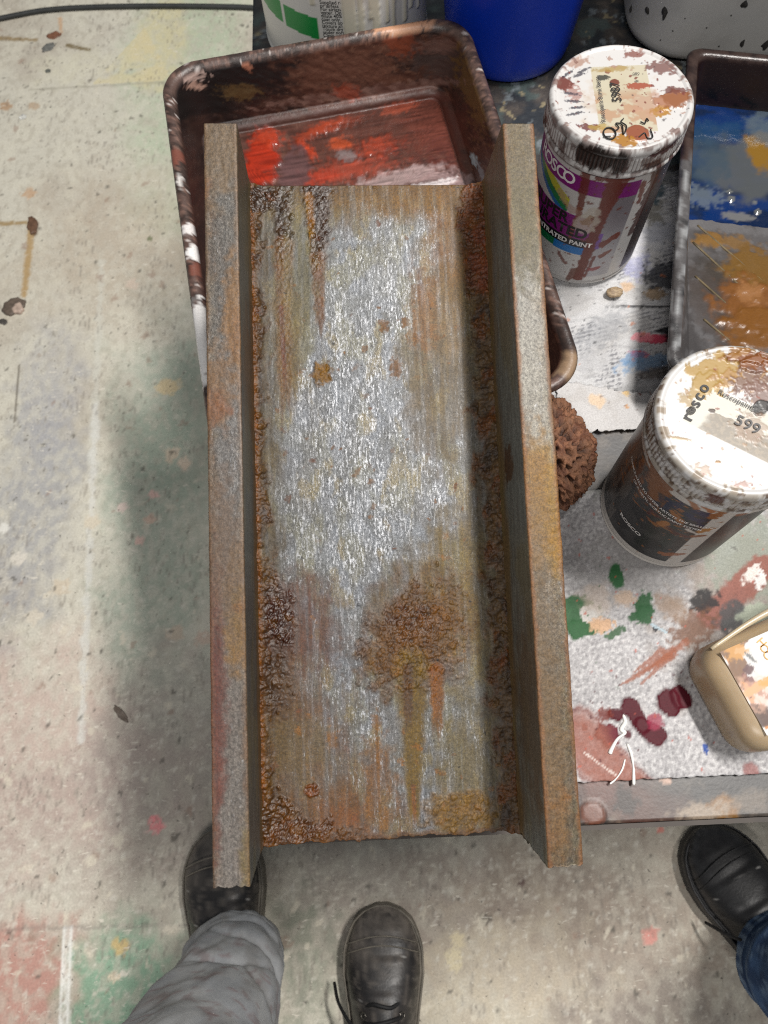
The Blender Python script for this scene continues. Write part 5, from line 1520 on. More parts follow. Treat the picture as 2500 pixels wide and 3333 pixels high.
# felt-pen scrawl
for pts in (((2000, 425), (2015, 415), (2005, 400), (2025, 405), (2030, 435), (2040, 410), (2022, 395), (2030, 385)), ((2080, 445), (2098, 432), (2108, 448), (2125, 445), (2118, 420)), ((2085, 395), (2100, 400), (2105, 385), (2112, 392))):
    P = spline([at(u, v, ZP + JH) - np.array([J1[0], J1[1], 0]) for u, v in pts], 40); P[:, 2] = ZL + 0.0011
    V, F = tube(P, 0.00050, 6)
    build('pen_scrawl', V, F, INK, lid1)


def j2_body(th, z):
    t2 = np.where(th > 60, th - 360, th)
    s = np.radians(t2) * JB
    col = np.tile(S(206, 202, 196), (len(th), 1))
    lab = ((z > 0.014) & (z < 0.124) & ((t2 < -105) | (t2 > -94))).astype(float)
    base = lay(np.tile(S(34, 34, 36), (len(th), 1)), S(62, 62, 62), sm(0.45, 0.6, fbm(s / 0.02, z / 0.02, 3)) * 0.6)
    col = col + (base - col) * lab[:, None]
    # photograph band with painterly colour
    ph = lab * (z > 0.066) * (t2 < -105)
    col = lay(col, S(20, 30, 72), ph * (t2 > -150) * (z > 0.098) * sm(0.4, 0.6, fbm(s / 0.012, z / 0.008, 5)) * 0.9)
    col = lay(col, S(104, 58, 24), ph * (t2 < -140) * (z > 0.086) * sm(0.40, 0.55, fbm(s / 0.012, z / 0.02, 6)) * 0.95)
    col = lay(col, S(90, 34, 28), ph * (z < 0.092) * (t2 > -146) * sm(0.52, 0.62, fbm(s / 0.014, z / 0.006, 7)) * 0.8)
    col = lay(col, S(150, 92, 36), ph * sm(0.62, 0.68, fbm(s / 0.012, z / 0.005, 8)) * 0.8)
    col = lay(col, S(54, 58, 66), lab * (t2 > -94) * (z > 0.104) * 0.8)
    col = lay(col, S(96, 92, 88), lab * (t2 < -168) * sm(0.4, 0.55, fbm(s / 0.006, z / 0.03, 9)) * 0.8)

    def D(t0, z0, t1, z1, w0, w1, c_, k=0.95, n=0.6, sd=1):
        nonlocal col
        col = lay(col, S(*c_), k * seg(s, z, (math.radians(t0) * JB, z0), (math.radians(t1) * JB, z1), w0, w1, n, 0.15, sd, 0.005))
    OC = (150, 88, 28)
    D(-176, 0.136, -150, 0.124, 0.006, 0.009, (132, 76, 24), 0.95, 0.7, 11)
    D(-160, 0.128, -150, 0.104, 0.006, 0.004, (134, 80, 26), 0.95, 0.7, 12)
    D(-128, 0.132, -120, 0.124, 0.0024, 0.0024, (160, 96, 40), 0.9, 0.9, 13)
    D(-116, 0.132, -110, 0.128, 0.0042, 0.003, (168, 100, 44), 0.95, 0.8, 14)
    D(-103, 0.132, -106, 0.118, 0.0030, 0.0038, OC, 0.95, 0.7, 15)
    D(-84, 0.132, -90, 0.124, 0.0028, 0.003, (136, 72, 34), 0.95, 0.8, 16)
    D(-104, 0.090, -98, 0.098, 0.0034, 0.002, (176, 120, 50), 0.95, 0.8, 17)
    D(-106, 0.078, -98, 0.082, 0.0020, 0.0016, (140, 80, 34), 0.9, 0.8, 18)
    D(-100, 0.036, -112, 0.030, 0.0028, 0.004, (152, 84, 34), 0.9, 0.8, 19)
    D(-132, 0.078, -129, 0.084, 0.0034, 0.0028, (164, 104, 44), 0.95, 0.4, 20)
    D(-132, 0.104, -122, 0.098, 0.0020, 0.003, (160, 100, 40), 0.9, 0.7, 21)
    D(-114, 0.088, -106, 0.084, 0.0016, 0.0012, (214, 208, 200), 0.85, 0.7, 22)
    sp = spots(s, z, 0.008, 0.2, 0.0004, 0.0014, 30, 0.3, 0.6); col = lay(col, S(150, 96, 50), sp * 0.8)
    return col


def j2_lid(x, y, z, th, K, nsk):
    col = np.tile(S(230, 229, 228), (len(x), 1)); h = np.zeros_like(x)
    disc = (K >= nsk - 3).astype(float); skirt = (K < nsk - 3).astype(float)

    def E(u, v, ax, ay, c_, k=0.95, ang=0, n=0.5, sf=0.12, sd=1, s_=None, hh=0.00015):
        nonlocal col, h
        p = at(u, v, ZP + JH)[:2] - np.array(J2)
        m = ell(x, y, p[0], p[1], ax, ay, ang, n, sf, sd, s_) * disc
        col = lay(col, S(*c_), m * k); h = h + hh * m
    # sticker
    p0 = at(2223, 1365, ZP + JH)[:2] - np.array(J2)
    a = math.radians(-37); dx, dy = x - p0[0], y - p0[1]
    lx = dx * math.cos(a) + dy * math.sin(a); ly = -dx * math.sin(a) + dy * math.cos(a)
    stk = ((lx > 0) & (lx < 0.062) & (ly > 0) & (ly < 0.032)).astype(float) * disc
    col = lay(col, S(228, 224, 210), stk * 0.9)
    low = disc * (ly < 0.0) * (ly > -0.022) * (lx > 0.008) * 0
    grime = disc * sm(-0.0005, 0.0005, ly) * sm(0.0165, 0.0160, ly + 0.005 * (fbm(x / 0.008, y / 0.008, 4) - 0.5)) * sm(0.010, 0.016, lx + 0.006 * (fbm(x / 0.006, y / 0.006, 5) - 0.5))
    col = lay(col, S(168, 156, 140), grime * 0.9)
    col = lay(col, S(196, 182, 162), grime * sm(0.5, 0.62, fbm(x / 0.003, y / 0.003, 6)) * 0.8)
    E(2330, 1210, 0.019, 0.013, (206, 166, 82), 0.95, 20, 0.6, 0.12, 7, 0.008)
    E(2290, 1250, 0.012, 0.008, (206, 168, 88), 0.9, 40, 0.7, 0.12, 8, 0.006)
    E(2420, 1230, 0.018, 0.008, (200, 150, 80), 0.85, -10, 0.9, 0.2, 9, 0.005)
    E(2440, 1160, 0.016, 0.0050, (150, 86, 36), 0.97, -10, 0.6, 0.12, 10, 0.006, 0.0012)
    E(2460, 1185, 0.010, 0.006, (156, 92, 40), 0.97, 0, 0.5, 0.12, 11, 0.006, 0.0012)
    E(2410, 1140, 0.012, 0.004, (184, 130, 62), 0.9, 20, 0.9, 0.2, 12, 0.005)
    E(2450, 1240, 0.014, 0.009, (142, 108, 96), 0.85, 0, 0.9, 0.25, 13, 0.004)
    E(2480, 1280, 0.010, 0.010, (150, 110, 96), 0.8, 0, 0.9, 0.25, 14, 0.004)
    E(2480, 1325, 0.0070, 0.0048, (50, 48, 48), 0.97, 30, 0.3, 0.12, 15, None, 0.0003)
    E(2320, 1334, 0.0022, 0.0016, (86, 62, 48), 0.95, 0, 0.3, 0.15, 16)
    E(2215, 1425, 0.0070, 0.0012, (206, 170, 110), 0.8, -16, 0.7, 0.3, 17)
    E(2340, 1501, 0.0018, 0.0011, (190, 140, 70), 0.95, 0, 0.2, 0.15, 18)
    E(2235, 1300, 0.0035, 0.0055, (206, 174, 112), 0.8, 30, 0.6, 0.25, 19)
    E(2295, 1530, 0.006, 0.003, (214, 180, 150), 0.7, -40, 0.9, 0.3, 20, 0.003)
    E(2420, 1575, 0.006, 0.002, (206, 150, 130), 0.7, -10, 0.9, 0.3, 21, 0.003)
    E(2450, 1390, 0.010, 0.010, (190, 150, 120), 0.5, 0, 0.9, 0.4, 22, 0.004)
    sp = spots(x, y, 0.0065, 0.25, 0.0003, 0.0011, 30, 0.3, 0.5) * disc; col = lay(col, S(170, 92, 70), sp * 0.8)
    sp = spots(x, y, 0.010, 0.22, 0.0004, 0.0016, 35, 0.3, 0.7) * disc; col = lay(col, S(206, 168, 130), sp * 0.7)
    rg = sm(0.55, 0.66, fbm(th / 12, z / 0.01, 50)) * (K >= nsk - 4) * (K < nsk + 3)
    col = lay(col, S(176, 150, 116), rg * 0.7)
    dirt = fbm(th / 10, z / 0.008, 51)
    col = lay(col, S(196, 184, 166), skirt * sm(0.4, 0.6, dirt) * 0.7)
    grv = ((K >= 5) & (K < 13)) * (np.cos(np.radians(th) * 108) < -0.2)
    col = lay(col, S(116, 84, 56), grv * sm(0.35, 0.6, dirt) * 0.85)
    col = lay(col, S(110, 76, 44), skirt * sm(0.60, 0.68, fbm(th / 8, z / 0.006, 52)) * 0.8)
    rd = (1 - sm(0.8, 1.1, np.hypot((th + 117) / 6, (z - JH + 0.012) / 0.007) + (fbm(th / 3, z / 0.002, 55) - 0.5))) * skirt
    col = lay(col, S(104, 40, 34), rd * 0.85)
    return col, h


jar2, lid2 = make_jar('paint_jar', J2, 'white lidded jar with black label and ochre smears, nearest the ochre roller tray ramp', j2_lid, j2_body)
lettering('lettering', 'FORMULATED TO OFFER ARTISTS THE BRILLIANCE', 0.0042, mk_cyl(-141, 0.0985, CYR), INKW, jar2, 0.00006, sx=0.90)
lettering('lettering', 'OF A VINYL ACRYLIC PAINT SYSTEM', 0.0042, mk_cyl(-138, 0.0925, CYR), INKW, jar2, 0.00006, sx=0.90)
lettering('lettering', 'ROSCO', 0.0062, mk_cyl(-150, 0.0420, CYR), INKW, jar2, 0.00015, sx=1.1)
r0 = at(2237, 1360, ZP + JH)[:2] - np.array(J2)
for ch, d in (('r', 0.001), ('s', 0.0125), ('c', 0.0185), ('o', 0.0255)):
    a = math.radians(53)
    lettering('lettering', ch, 0.0110, mk_flat(r0[0] + d * math.cos(a), r0[1] + d * math.sin(a), 53, ZL + 0.0010), INK, lid2, 0.00025)
for k in range(-4, 5):                      # the ball of fine lines that stands for the first o
    a = math.radians(53); cxx, cyy = r0[0] + 0.0066 * math.cos(a), r0[1] + 0.0066 * math.sin(a)
    hh = math.sqrt(max(0.0030 ** 2 - (k * 0.0007) ** 2, 0))
    pth = np.array([[cxx + k * 0.0007 - hh * 0.25, cyy - hh, ZL + 0.0008], [cxx + k * 0.0007 + hh * 0.25, cyy + hh, ZL + 0.0008]])
    V, F = tube(np.linspace(pth[0], pth[1], 4), 0.00022, 5)
    build('logo_line', V, F, INKG, lid2)
p_ = at(2395, 1300, ZP + JH)[:2] - np.array(J2)
lettering('lettering', 'Roscopaint', 0.0052, mk_flat(p_[0], p_[1], -37, ZL + 0.0010), INKG, lid2, 0.00004)
p_ = at(2435, 1382, ZP + JH)[:2] - np.array(J2)
lettering('lettering', '599', 0.0110, mk_flat(p_[0], p_[1], -37, ZL + 0.0010), INKG, lid2, 0.0001)


# ------------------------------------------------------------------ white can with a green band
def make_can():
    C0 = np.array([0.011, 0.803]); R, H = 0.088, 0.20
    root = empty('paint_can', (C0[0], C0[1], ZT + 0.0006))
    tag(root, 'white paint can with green band, small print and cream drips behind the brown tray', 'paint can')
    n = 300
    prof = [(R - 0.004, 0.0), (R - 0.001, 0.001), (R + 0.0012, 0.003), (R + 0.0012, 0.005), (R, 0.007)] + [(R, z) for z in np.linspace(0.009, H - 0.006, 130)] + [(R + 0.002, H - 0.004), (R + 0.002, H - 0.001), (R, H), (R - 0.006, H), (R - 0.007, H - 0.004), (R - 0.012, H - 0.005), (0.002, H - 0.005)]
    V, F = lathe(prof, n)

    def cyl(u, v):
        d = ray(u, v); o = np.array([-C0[0], -C0[1], ZC]); a = d[0] ** 2 + d[1] ** 2; b = 2 * (o[0] * d[0] + o[1] * d[1]); c = o[0] ** 2 + o[1] ** 2 - R * R
        k = (-b - math.sqrt(max(b * b - 4 * a * c, 0))) / (2 * a); p = o + k * d
        return math.degrees(math.atan2(p[1], p[0])), p[2] - ZT - 0.0006
    th = np.degrees(np.arctan2(V[:, 1], V[:, 0])); th = np.where(th > 90, th - 360, th); z = V[:, 2]
    s = np.radians(th) * R
    col = np.tile(S(214, 213, 208), (len(V), 1))
    t0, z0 = cyl(925, 45); t1, z1 = cyl(1036, 95)
    ta, za = cyl(868, 0); tb, zb_ = cyl(905, 55)
    sl = (z1 - z0) / (t1 - t0)
    mid = z0 + sl * (th - t0)
    band = (np.abs(z - mid) < 0.0115)
    GREEN = S(28, 140, 66)
    col = lay(col, GREEN, (band & (th > t0) & (th < t1)) * 1.0)
    col = lay(col, GREEN, (band & (th < t0 - 1.8) & (th > t0 - 60)) * 1.0)
    tl_, _ = cyl(1037, 100)
    col = lay(col, S(90, 90, 90), (np.abs(th - tl_) < 0.35) * (z < 0.2) * 0.8)
    # cream drips
    dr = np.zeros_like(z)
    rng = np.random.RandomState(4)
    for k, (u, zl) in enumerate(((982, 0.10), (1022, 0.088), (1128, 0.05), (1150, 0.045), (1175, 0.055), (1210, 0.07), (1225, 0.05), (1262, 0.06), (1282, 0.05), (1318, 0.05), (1338, 0.06), (1360, 0.05))):
        t_, _ = cyl(u, 60)
        w = 0.0022 + 0.0026 * rng.rand()
        dr = np.maximum(dr, seg(s, z, (math.radians(t_) * R, 0.2), (math.radians(t_) * R, zl), w, w * 0.8, 0.25, 0.15, 60 + k, 0.01))
    col = lay(col, S(206, 202, 184), dr * 0.97)
    rr = 1 + dr * 0.0010 / R * 1.2
    V[:, 0] *= rr; V[:, 1] *= rr
    build('body', V, [F, np.arange(n)[::-1][None, :]], painted('white_can_print', 0.35, bump=0.08, bscale=150, bdist=0.0005), root, col)
    ink = plain('dark_print', (58, 58, 58), 0.5)
    lines = ['Supplied ready fo', 'or airless spray.', 'For airless spray', 'water. On very ab', 'dilute 40% by v', 'coat only.', 'Covers up to 16m', 'texture and poros', 'Touch dry in 2 h', 'under normal dry', 'Clean equipment', 'Do not']
    tt, _ = cyl(1046, 60)

    def mk(z0_):
        def f(x, y):
            a = np.radians(tt) + x / (R + 0.0003); Rr = R + 0.0003
            return np.stack([Rr * np.cos(a), Rr * np.sin(a), z0_ + y], 1)
        return f
    _, ztop = cyl(1060, 8)
    _, zbot = cyl(1060, 125)
    for k, l in enumerate(lines):
        lettering('lettering', l, 0.0052, mk(ztop - (ztop - zbot) * k / 11.0), ink, root, 0.00008, 'LEFT', 0.95)
    return root


make_can()


# ------------------------------------------------------------------ blue bucket, white tub
def make_bucket():
    root = empty('blue_bucket', (0.183, 0.756, ZT + 0.0006))
    tag(root, 'plain royal blue plastic bucket behind the burnt sienna jar', 'bucket')
    R0, H = 0.0660, 0.21
    prof = [(R0 - 0.010, 0.0), (R0 - 0.004, 0.001), (R0 - 0.001, 0.004), (R0, 0.009)] + [(R0 + 0.10 * z, z) for z in np.linspace(0.014, H - 0.01, 30)]
    Rt = R0 + 0.10 * H
    prof += [(Rt + 0.004, H - 0.008), (Rt + 0.005, H - 0.002), (Rt + 0.002, H), (Rt - 0.001, H - 0.002)] + [(R0 - 0.0025 + 0.10 * z, z) for z in np.linspace(H - 0.01, 0.006, 12)] + [(0.002, 0.004)]
    V, F = lathe(prof, 96)
    m = plain('blue_plastic', (10, 52, 176), 0.36, var=0.05, vscale=20, bump=0.06, bscale=120)
    build('body', V, [F, np.arange(96)[::-1][None, :]], m, root)
    # bail
    a = np.linspace(0, np.pi, 40)
    P = np.stack([(Rt + 0.006) * np.cos(a), 0.03 + 0.07 * np.sin(a), H - 0.004 - 0.05 * np.sin(a) * 0], 1)
    V, F = tube(P, 0.0016, 8)
    build('bail_handle', V, F, plain('wire', (150, 150, 150), 0.3, 0.9), root)


make_bucket()


def make_tub():
    root = empty('white_tub', (0, 0, 0))
    tag(root, 'white plastic tub with rounded corners and dark paint drips', 'tub')
    yaw = math.radians(-7); c, s = math.cos(yaw), math.sin(yaw)
    hx, hy, r = 0.205, 0.15, 0.062
    # near-left base corner of the outline sits behind the two trays
    ctr = np.array([0.302, 0.700]) + np.array([c * hx - s * hy, s * hx + c * hy])
    lev = [(0.020, 0.0), (0.010, 0.0015), (0.004, 0.006), (0.0, 0.014)] + [(-0.10 * (z - 0.014), z) for z in np.linspace(0.02, 0.24, 60)]
    lev += [(-0.034, 0.242), (-0.036, 0.246), (-0.030, 0.249), (-0.024, 0.245)] + [(0.004 - 0.10 * (z - 0.014), z) for z in np.linspace(0.235, 0.02, 10)] + [(0.03, 0.012), (0.14, 0.012)]
    V = []
    for ins, z in lev:
        p = rrect(hx - ins, hy - ins, max(r - ins * 0.6, 0.006), 24, 60); V.append(np.column_stack([p, np.full(len(p), z)]))
    N = len(V[0]); V = np.concatenate(V)
    Vw = np.stack([ctr[0] + V[:, 0] * c - V[:, 1] * s, ctr[1] + V[:, 0] * s + V[:, 1] * c, ZT + 0.0008 + V[:, 2]], 1)
    F = [gq(len(lev), N, True), np.arange(N)[::-1][None, :]]
    hit = caster(Vw, F)
    x, y, z = Vw.T
    col = np.tile(S(196, 194, 190), (len(x), 1))
    col = lay(col, S(176, 174, 170), sm(0.5, 0.7, fbm(x / 0.05, z / 0.05, 2)) * 0.5)
    build('body', Vw, F, painted('white_plastic', 0.4, bump=0.05, bscale=60, bdist=0.0005), root, col)
    dm = plain('dark_dried_paint', (52, 50, 48), 0.4, var=0.25, vscale=300)
    for (u, v, w, l) in ((2056, 28, .0024, .0038), (2110, 32, .0030, .0042), (2167, 34, .0036, .0078), (2025, 62, .0018, .0036), (2422, 10, .0036, .0050), (2417, 137, .0024, .0052), (2492, 140, .0040, .0070), (2190, 100, .0009, .0009), (2230, 60, .0008, .0008), (2300, 90, .0009, .0010), (2340, 150, .0010, .0012), (2150, 130, .0008, .0010), (2380, 50, .0009, .0009)):
        p = hit(u, v)
        if p is None: continue
        nrm = np.array([0, 0, ZC]) - p; nrm[2] *= 0.25; nrm /= np.linalg.norm(nrm)
        t1 = np.cross([0, 0, 1], nrm); t1 /= np.linalg.norm(t1); t2 = np.cross(nrm, t1)
        aa = np.linspace(0, 2 * np.pi, 20, endpoint=False)
        pts = [p + nrm * 0.0009]
        for f_, hgt in ((0.5, 0.0007), (0.85, 0.0003), (1.0, -0.0008)):
            rag = 1 + 0.18 * np.sin(aa * 3 + u) + 0.1 * np.sin(aa * 5 + v)
            tape = np.where(np.sin(aa) > 0, 1 - 0.45 * np.sin(aa), 1)
            for a_, q, tp in zip(aa, rag, tape):
                pts.append(p + t1 * w * f_ * q * tp * math.cos(a_) + t2 * l * f_ * q * math.sin(a_) + nrm * hgt)
        Fd = [[0, 1 + k, 1 + (k + 1) % 20] for k in range(20)]
        for r_ in range(2):
            Fd += [[1 + r_ * 20 + k, 1 + (r_ + 1) * 20 + k, 1 + (r_ + 1) * 20 + (k + 1) % 20, 1 + r_ * 20 + (k + 1) % 20] for k in range(20)]
        build('paint_drip', np.array(pts), Fd, dm, root)


make_tub()


# ------------------------------------------------------------------ sponge and dried lump
def blob(name, ctr, rad, sub, fn, mat, label, cat, colfn, flat=-1.0):
    bm = bmesh.new(); bmesh.ops.create_icosphere(bm, subdivisions=sub, radius=1.0)
    V = np.array([v.co for v in bm.verts]); F = np.array([[v.index for v in f.verts] for f in bm.faces]); bm.free()
    d, c = fn(V)
    P = V * d[:, None] * np.array(rad)
    P[:, 2] = np.maximum(P[:, 2], flat * rad[2])
    o = build(name, P + np.array(ctr), F, mat, None, colfn(V, d, c))
    tag(o, label, cat)
    return o


def n3(V, k, seed):
    x, y, z = (V * k).T
    return (vn(x + 0.7 * z, y - 0.4 * z, seed) + vn(y + 5 - 0.5 * x, z + 0.6 * x, seed + 1) + vn(z - 3 + 0.3 * y, x + 0.8 * y, seed + 2)) / 3


def worley3(V, k, seed, dens=0.7):
    P = V * k; I = np.floor(P).astype(np.int64); best = np.full(len(V), 9.0); 
    for dx in (-1, 0, 1):
        for dy in (-1, 0, 1):
            for dz in (-1, 0, 1):
                J = I + np.array([dx, dy, dz])
                a = J[:, 0] * 73 + J[:, 2] * 1919; b = J[:, 1] * 131 - J[:, 2] * 77
                q = J + np.stack([hsh(a, b, seed), hsh(a, b, seed + 1), hsh(a, b, seed + 2)], 1)
                rr = 0.55 + 0.9 * hsh(a, b, seed + 3)
                d = np.linalg.norm(P - q, axis=1) / rr
                best = np.minimum(best, np.where(hsh(a, b, seed + 4) < dens, d, 9))
    return best


def sponge_fn(V):
    big = n3(V, 1.6, 3)
    w1 = worley3(V * np.array([1, 1.6, 1]), 5.4, 11, 0.95); w2 = worley3(V * np.array([1, 1.7, 1]), 12.0, 21, 0.95)
    pit = 0.34 * sm(0.50, 0.26, w1) + 0.08 * sm(0.55, 0.30, w2)
    d = 1.0 + 0.5 * (big - 0.5) + 0.14 * (n3(V, 6, 31) - 0.5) + 0.10 * (n3(V, 15, 35) - 0.5) - pit
    return d, pit


def sponge_col(V, d, c):
    col = np.tile(S(118, 80, 56), (len(V), 1))
    col = lay(col, S(96, 58, 38), sm(0.45, 0.6, n3(V, 4, 41))); col = lay(col, S(150, 102, 72), sm(0.55, 0.65, n3(V, 9, 44)) * 0.6)
    return lay(col, S(40, 22, 16), sm(0.04, 0.22, c) * 0.9)  # pores painted darker with depth, their shade put into the colour


SPONGE = painted('wet_brown_sponge', 0.7, bump=0.8, bscale=700, bdist=0.0012, grain=0.2, gscale=900)
blob('sponge', (0.148, 0.258, ZP + 0.0145), (0.034, 0.052, 0.018), 6, sponge_fn, SPONGE, 'brown sea sponge full of holes tucked beside the beam', 'sponge', sponge_col, -0.80)


def lump_fn(V):
    d = 0.9 + 0.35 * (n3(V, 1.5, 5) - 0.5) + 0.1 * (n3(V, 5, 9) - 0.5)
    return d, d


pl = at(1995, 965, ZT)
blob('paint_lump', (pl[0], pl[1], ZT + 0.0062), (0.0085, 0.0062, 0.004), 4, lump_fn, painted('dried_paint_lump', 0.6, bump=0.5, bscale=600), 'tan pebble-like lump of dried paint in front of the burnt sienna jar', 'paint lump',
     lambda V, d, c: lay(np.tile(S(160, 140, 112), (len(V), 1)), S(126, 106, 84), sm(0.45, 0.6, n3(V, 4, 2))), -0.8)


# ------------------------------------------------------------------ plastic jug lying flat
def make_jug():
    yaw = math.radians(17)
    c, s = math.cos(yaw), math.sin(yaw)
    hx, hy, r, H = 0.075, 0.0415, 0.020, 0.046
    # outline: left end faces the beam
    ex, ey = np.array([c, s]), np.array([-s, c])
    left_mid = np.array([0.229, 0.039])
    ctr = left_mid + ex * hx
    root = empty('plastic_jug', (ctr[0], ctr[1], ZT + 0.0028), (0, 0, yaw))
    tag(root, 'squat tan plastic tub with a white label, at the table front corner', 'tub')
    lev = [(0.012, 0.0), (0.004, 0.0015), (0.001, 0.005), (0.0, 0.012), (0.0, H - 0.016), (0.001, H - 0.010), (0.0035, H - 0.005), (0.008, H - 0.0015), (0.013, H)]
    V = []
    for ins, z in lev:
        p = rrect(hx - ins, hy - ins, max(r - ins * 0.7, 0.004), 16, 20); V.append(np.column_stack([p, np.full(len(p), z)]))
    N = len(V[0])
    p = V[-1][:, :2]
    for k in np.linspace(0.95, 0.02, 14): V.append(np.column_stack([p * k, np.full(N, H + 0.0003)]))
    V = np.concatenate(V)
    m = plain('tan_translucent_plastic', (160, 140, 112), 0.34, var=0.10, vscale=30, bump=0.05, bscale=80, sss=0.25)
    build('body', V, [gq(len(lev) + 14, N, True), np.arange(N)[::-1][None, :]], m, root)
    # moulded lip along the far side
    q = [(-hx + 0.012, hy - 0.004, H - 0.006), (-0.02, hy + 0.003, H - 0.004), (0.03, hy + 0.005, H - 0.002), (hx, hy + 0.006, H)]
    Vt, Ft = tube(spline(q, 24), np.linspace(0.0015, 0.004, 24), 12)
    build('moulded_lip', Vt, Ft, plain('milky_plastic', (186, 172, 146), 0.3, var=0.06, sss=0.2), root)
    # label
    xs, ys = np.linspace(-hx + 0.0135, hx - 0.012, 130), np.linspace(-hy + 0.0115, hy - 0.0085, 74)
    X, Y = np.meshgrid(xs, ys); x, y = X.ravel(), Y.ravel()

    def lp(u, v): d = at(u, v, ZT + 0.0028 + H)[:2] - ctr; return np.array([d @ ex, d @ ey])
    col = np.tile(S(214, 212, 210), (len(x), 1))
    bl = x + hx - 0.0135; bb = y + hy - 0.0115
    col = lay(col, S(196, 128, 58), ((bl > 0.0012) & (bl < 0.0085 - 0.0) & (bb > 0.004) & (bb < 0.059)) * sm(0.25, 0.45, fbm(x / 0.01, y / 0.01, 2)) * 0.95)

    def E(u, v, ax, ay, c_, k=0.95, ang=0, n=0.6, sf=0.12, sd=1, s_=None):
        nonlocal col
        p = lp(u, v); col = lay(col, S(*c_), k * ell(x, y, p[0], p[1], ax, ay, ang, n, sf, sd, s_))
    BR_ = (116, 78, 42)
    E(2350, 2110, 0.011, 0.006, BR_, 0.97, 10, 0.7, 0.12, 3, 0.005)
    E(2395, 2090, 0.012, 0.0042, BR_, 0.97, 4, 0.6, 0.12, 4, 0.005)
    E(2400, 2165, 0.0065, 0.011, BR_, 0.97, -10, 0.6, 0.12, 5, 0.005)
    E(2385, 2235, 0.0062, 0.011, BR_, 0.97, -14, 0.6, 0.12, 6, 0.005)
    E(2370, 2180, 0.005, 0.005, BR_, 0.9, 0, 0.8, 0.12, 7, 0.004)
    E(2395, 2120, 0.008, 0.006, (204, 146, 62), 0.85, 0, 0.8, 0.25, 8, 0.004)
    E(2470, 2330, 0.009, 0.008, (70, 40, 32), 0.97, -30, 0.5, 0.12, 9, 0.006)
    E(2440, 2320, 0.007, 0.004, (86, 62, 44), 0.9, -40, 0.7, 0.15, 10, 0.005)
    E(2395, 2300, 0.008, 0.006, (196, 140, 70), 0.9, 0, 0.8, 0.25, 11, 0.004)
    E(2450, 2230, 0.0030, 0.012, (106, 44, 40), 0.9, 20, 0.6, 0.15, 12, 0.004)
    E(2435, 2180, 0.0040, 0.0035, (80, 36, 40), 0.95, 20, 0.5, 0.15, 13)
    E(2475, 2230, 0.016, 0.0032, (208, 152, 62), 0.95, 6, 0.3, 0.15, 14)
    E(2450, 2260, 0.014, 0.010, (226, 178, 152), 0.5, -30, 0.9, 0.4, 15, 0.005)
    E(2455, 2055, 0.004, 0.0022, (40, 44, 60), 0.9, 40, 0.6, 0.15, 16)
    E(2440, 2140, 0.0014, 0.005, (60, 62, 60), 0.8, 20, 0.6, 0.2, 17)
    E(2470, 2430, 0.016, 0.004, (196, 160, 110), 0.7, -50, 0.8, 0.3, 18, 0.004)
    sp = spots(x, y, 0.006, 0.2, 0.0003, 0.0011, 30, 0.3, 0.6); col = lay(col, S(100, 76, 66), sp * 0.8)
    lab = build('label', np.stack([x, y, np.full_like(x, H + 0.0011)], 1), gq(len(ys), len(xs)), painted('stained_label', 0.5, bump=0.1, bscale=300), root, col * 0.8)
    och = plain('ochre_print', (206, 150, 66), 0.5)
    for ch, (u, v) in (('H', (2476, 2093)), ('O', (2485, 2113)), ('C', (2494, 2134))):
        p = lp(u, v)
        a = math.radians(-75)

        def f(x_, y_, p=p, a=a):
            return np.stack([p[0] + x_ * math.cos(a) - y_ * math.sin(a), p[1] + x_ * math.sin(a) + y_ * math.cos(a), np.full_like(x_, H + 0.0015)], 1)
        lettering('lettering', ch, 0.0085, f, och, lab, 0.0)


make_jug()

# ------------------------------------------------------------------ cable and floor litter
P = spline([(-1.1, 1.66, 0.0055), (-0.95, 1.725, 0.0055), at(0, 60, 0.0055), at(180, 30, 0.0055), at(450, 20, 0.0055), at(750, 22, 0.0055), at(1000, 30, 0.0055), (0.25, 1.68, 0.0055), (0.6, 1.74, 0.0055)], 120)
V, F = tube(P, 0.0055, 12)
tag(build('cable', V, F, plain('black_rubber', (44, 46, 46), 0.55, var=0.25, vscale=80)), 'black rubber cable lying across the floor behind the table', 'cable')


def flake(u, v, ax, ay, ang, c_, label, seed, hgt=0.0016):
    """a curled dried paint flake on the floor"""
    p = at(u, v, 0)
    n = 36; a = np.arange(n) / n * 2 * np.pi
    rad = 0.75 + 0.6 * fbm(np.cos(a) * 1.6 + seed, np.sin(a) * 1.6, seed, 3)
    V = [[0, 0, hgt]]
    for f_, zz in ((0.5, hgt * 1.2), (0.85, hgt), (1.0, hgt * 0.8), (1.0, 0.0001)):
        for k in range(n):
            V.append([ax * f_ * rad[k] * math.cos(a[k]), ay * f_ * rad[k] * math.sin(a[k]), zz + (0 if zz < 0.0002 else 0.0006 * math.sin(3 * a[k] + seed))])
    V = np.array(V) @ rz(math.radians(ang)).T + np.array([p[0], p[1], 0.0003])
    F = [[0, 1 + k, 1 + (k + 1) % n] for k in range(n)]
    for r_ in range(3):
        F += [[1 + r_ * n + k, 1 + (r_ + 1) * n + k, 1 + (r_ + 1) * n + (k + 1) % n, 1 + r_ * n + (k + 1) % n] for k in range(n)]
    tag(build('paint_flake', V, F, plain('flake_' + str(seed), c_, 0.5, var=0.3, vscale=160)), label, 'paint flake', 'dried flakes on the floor')


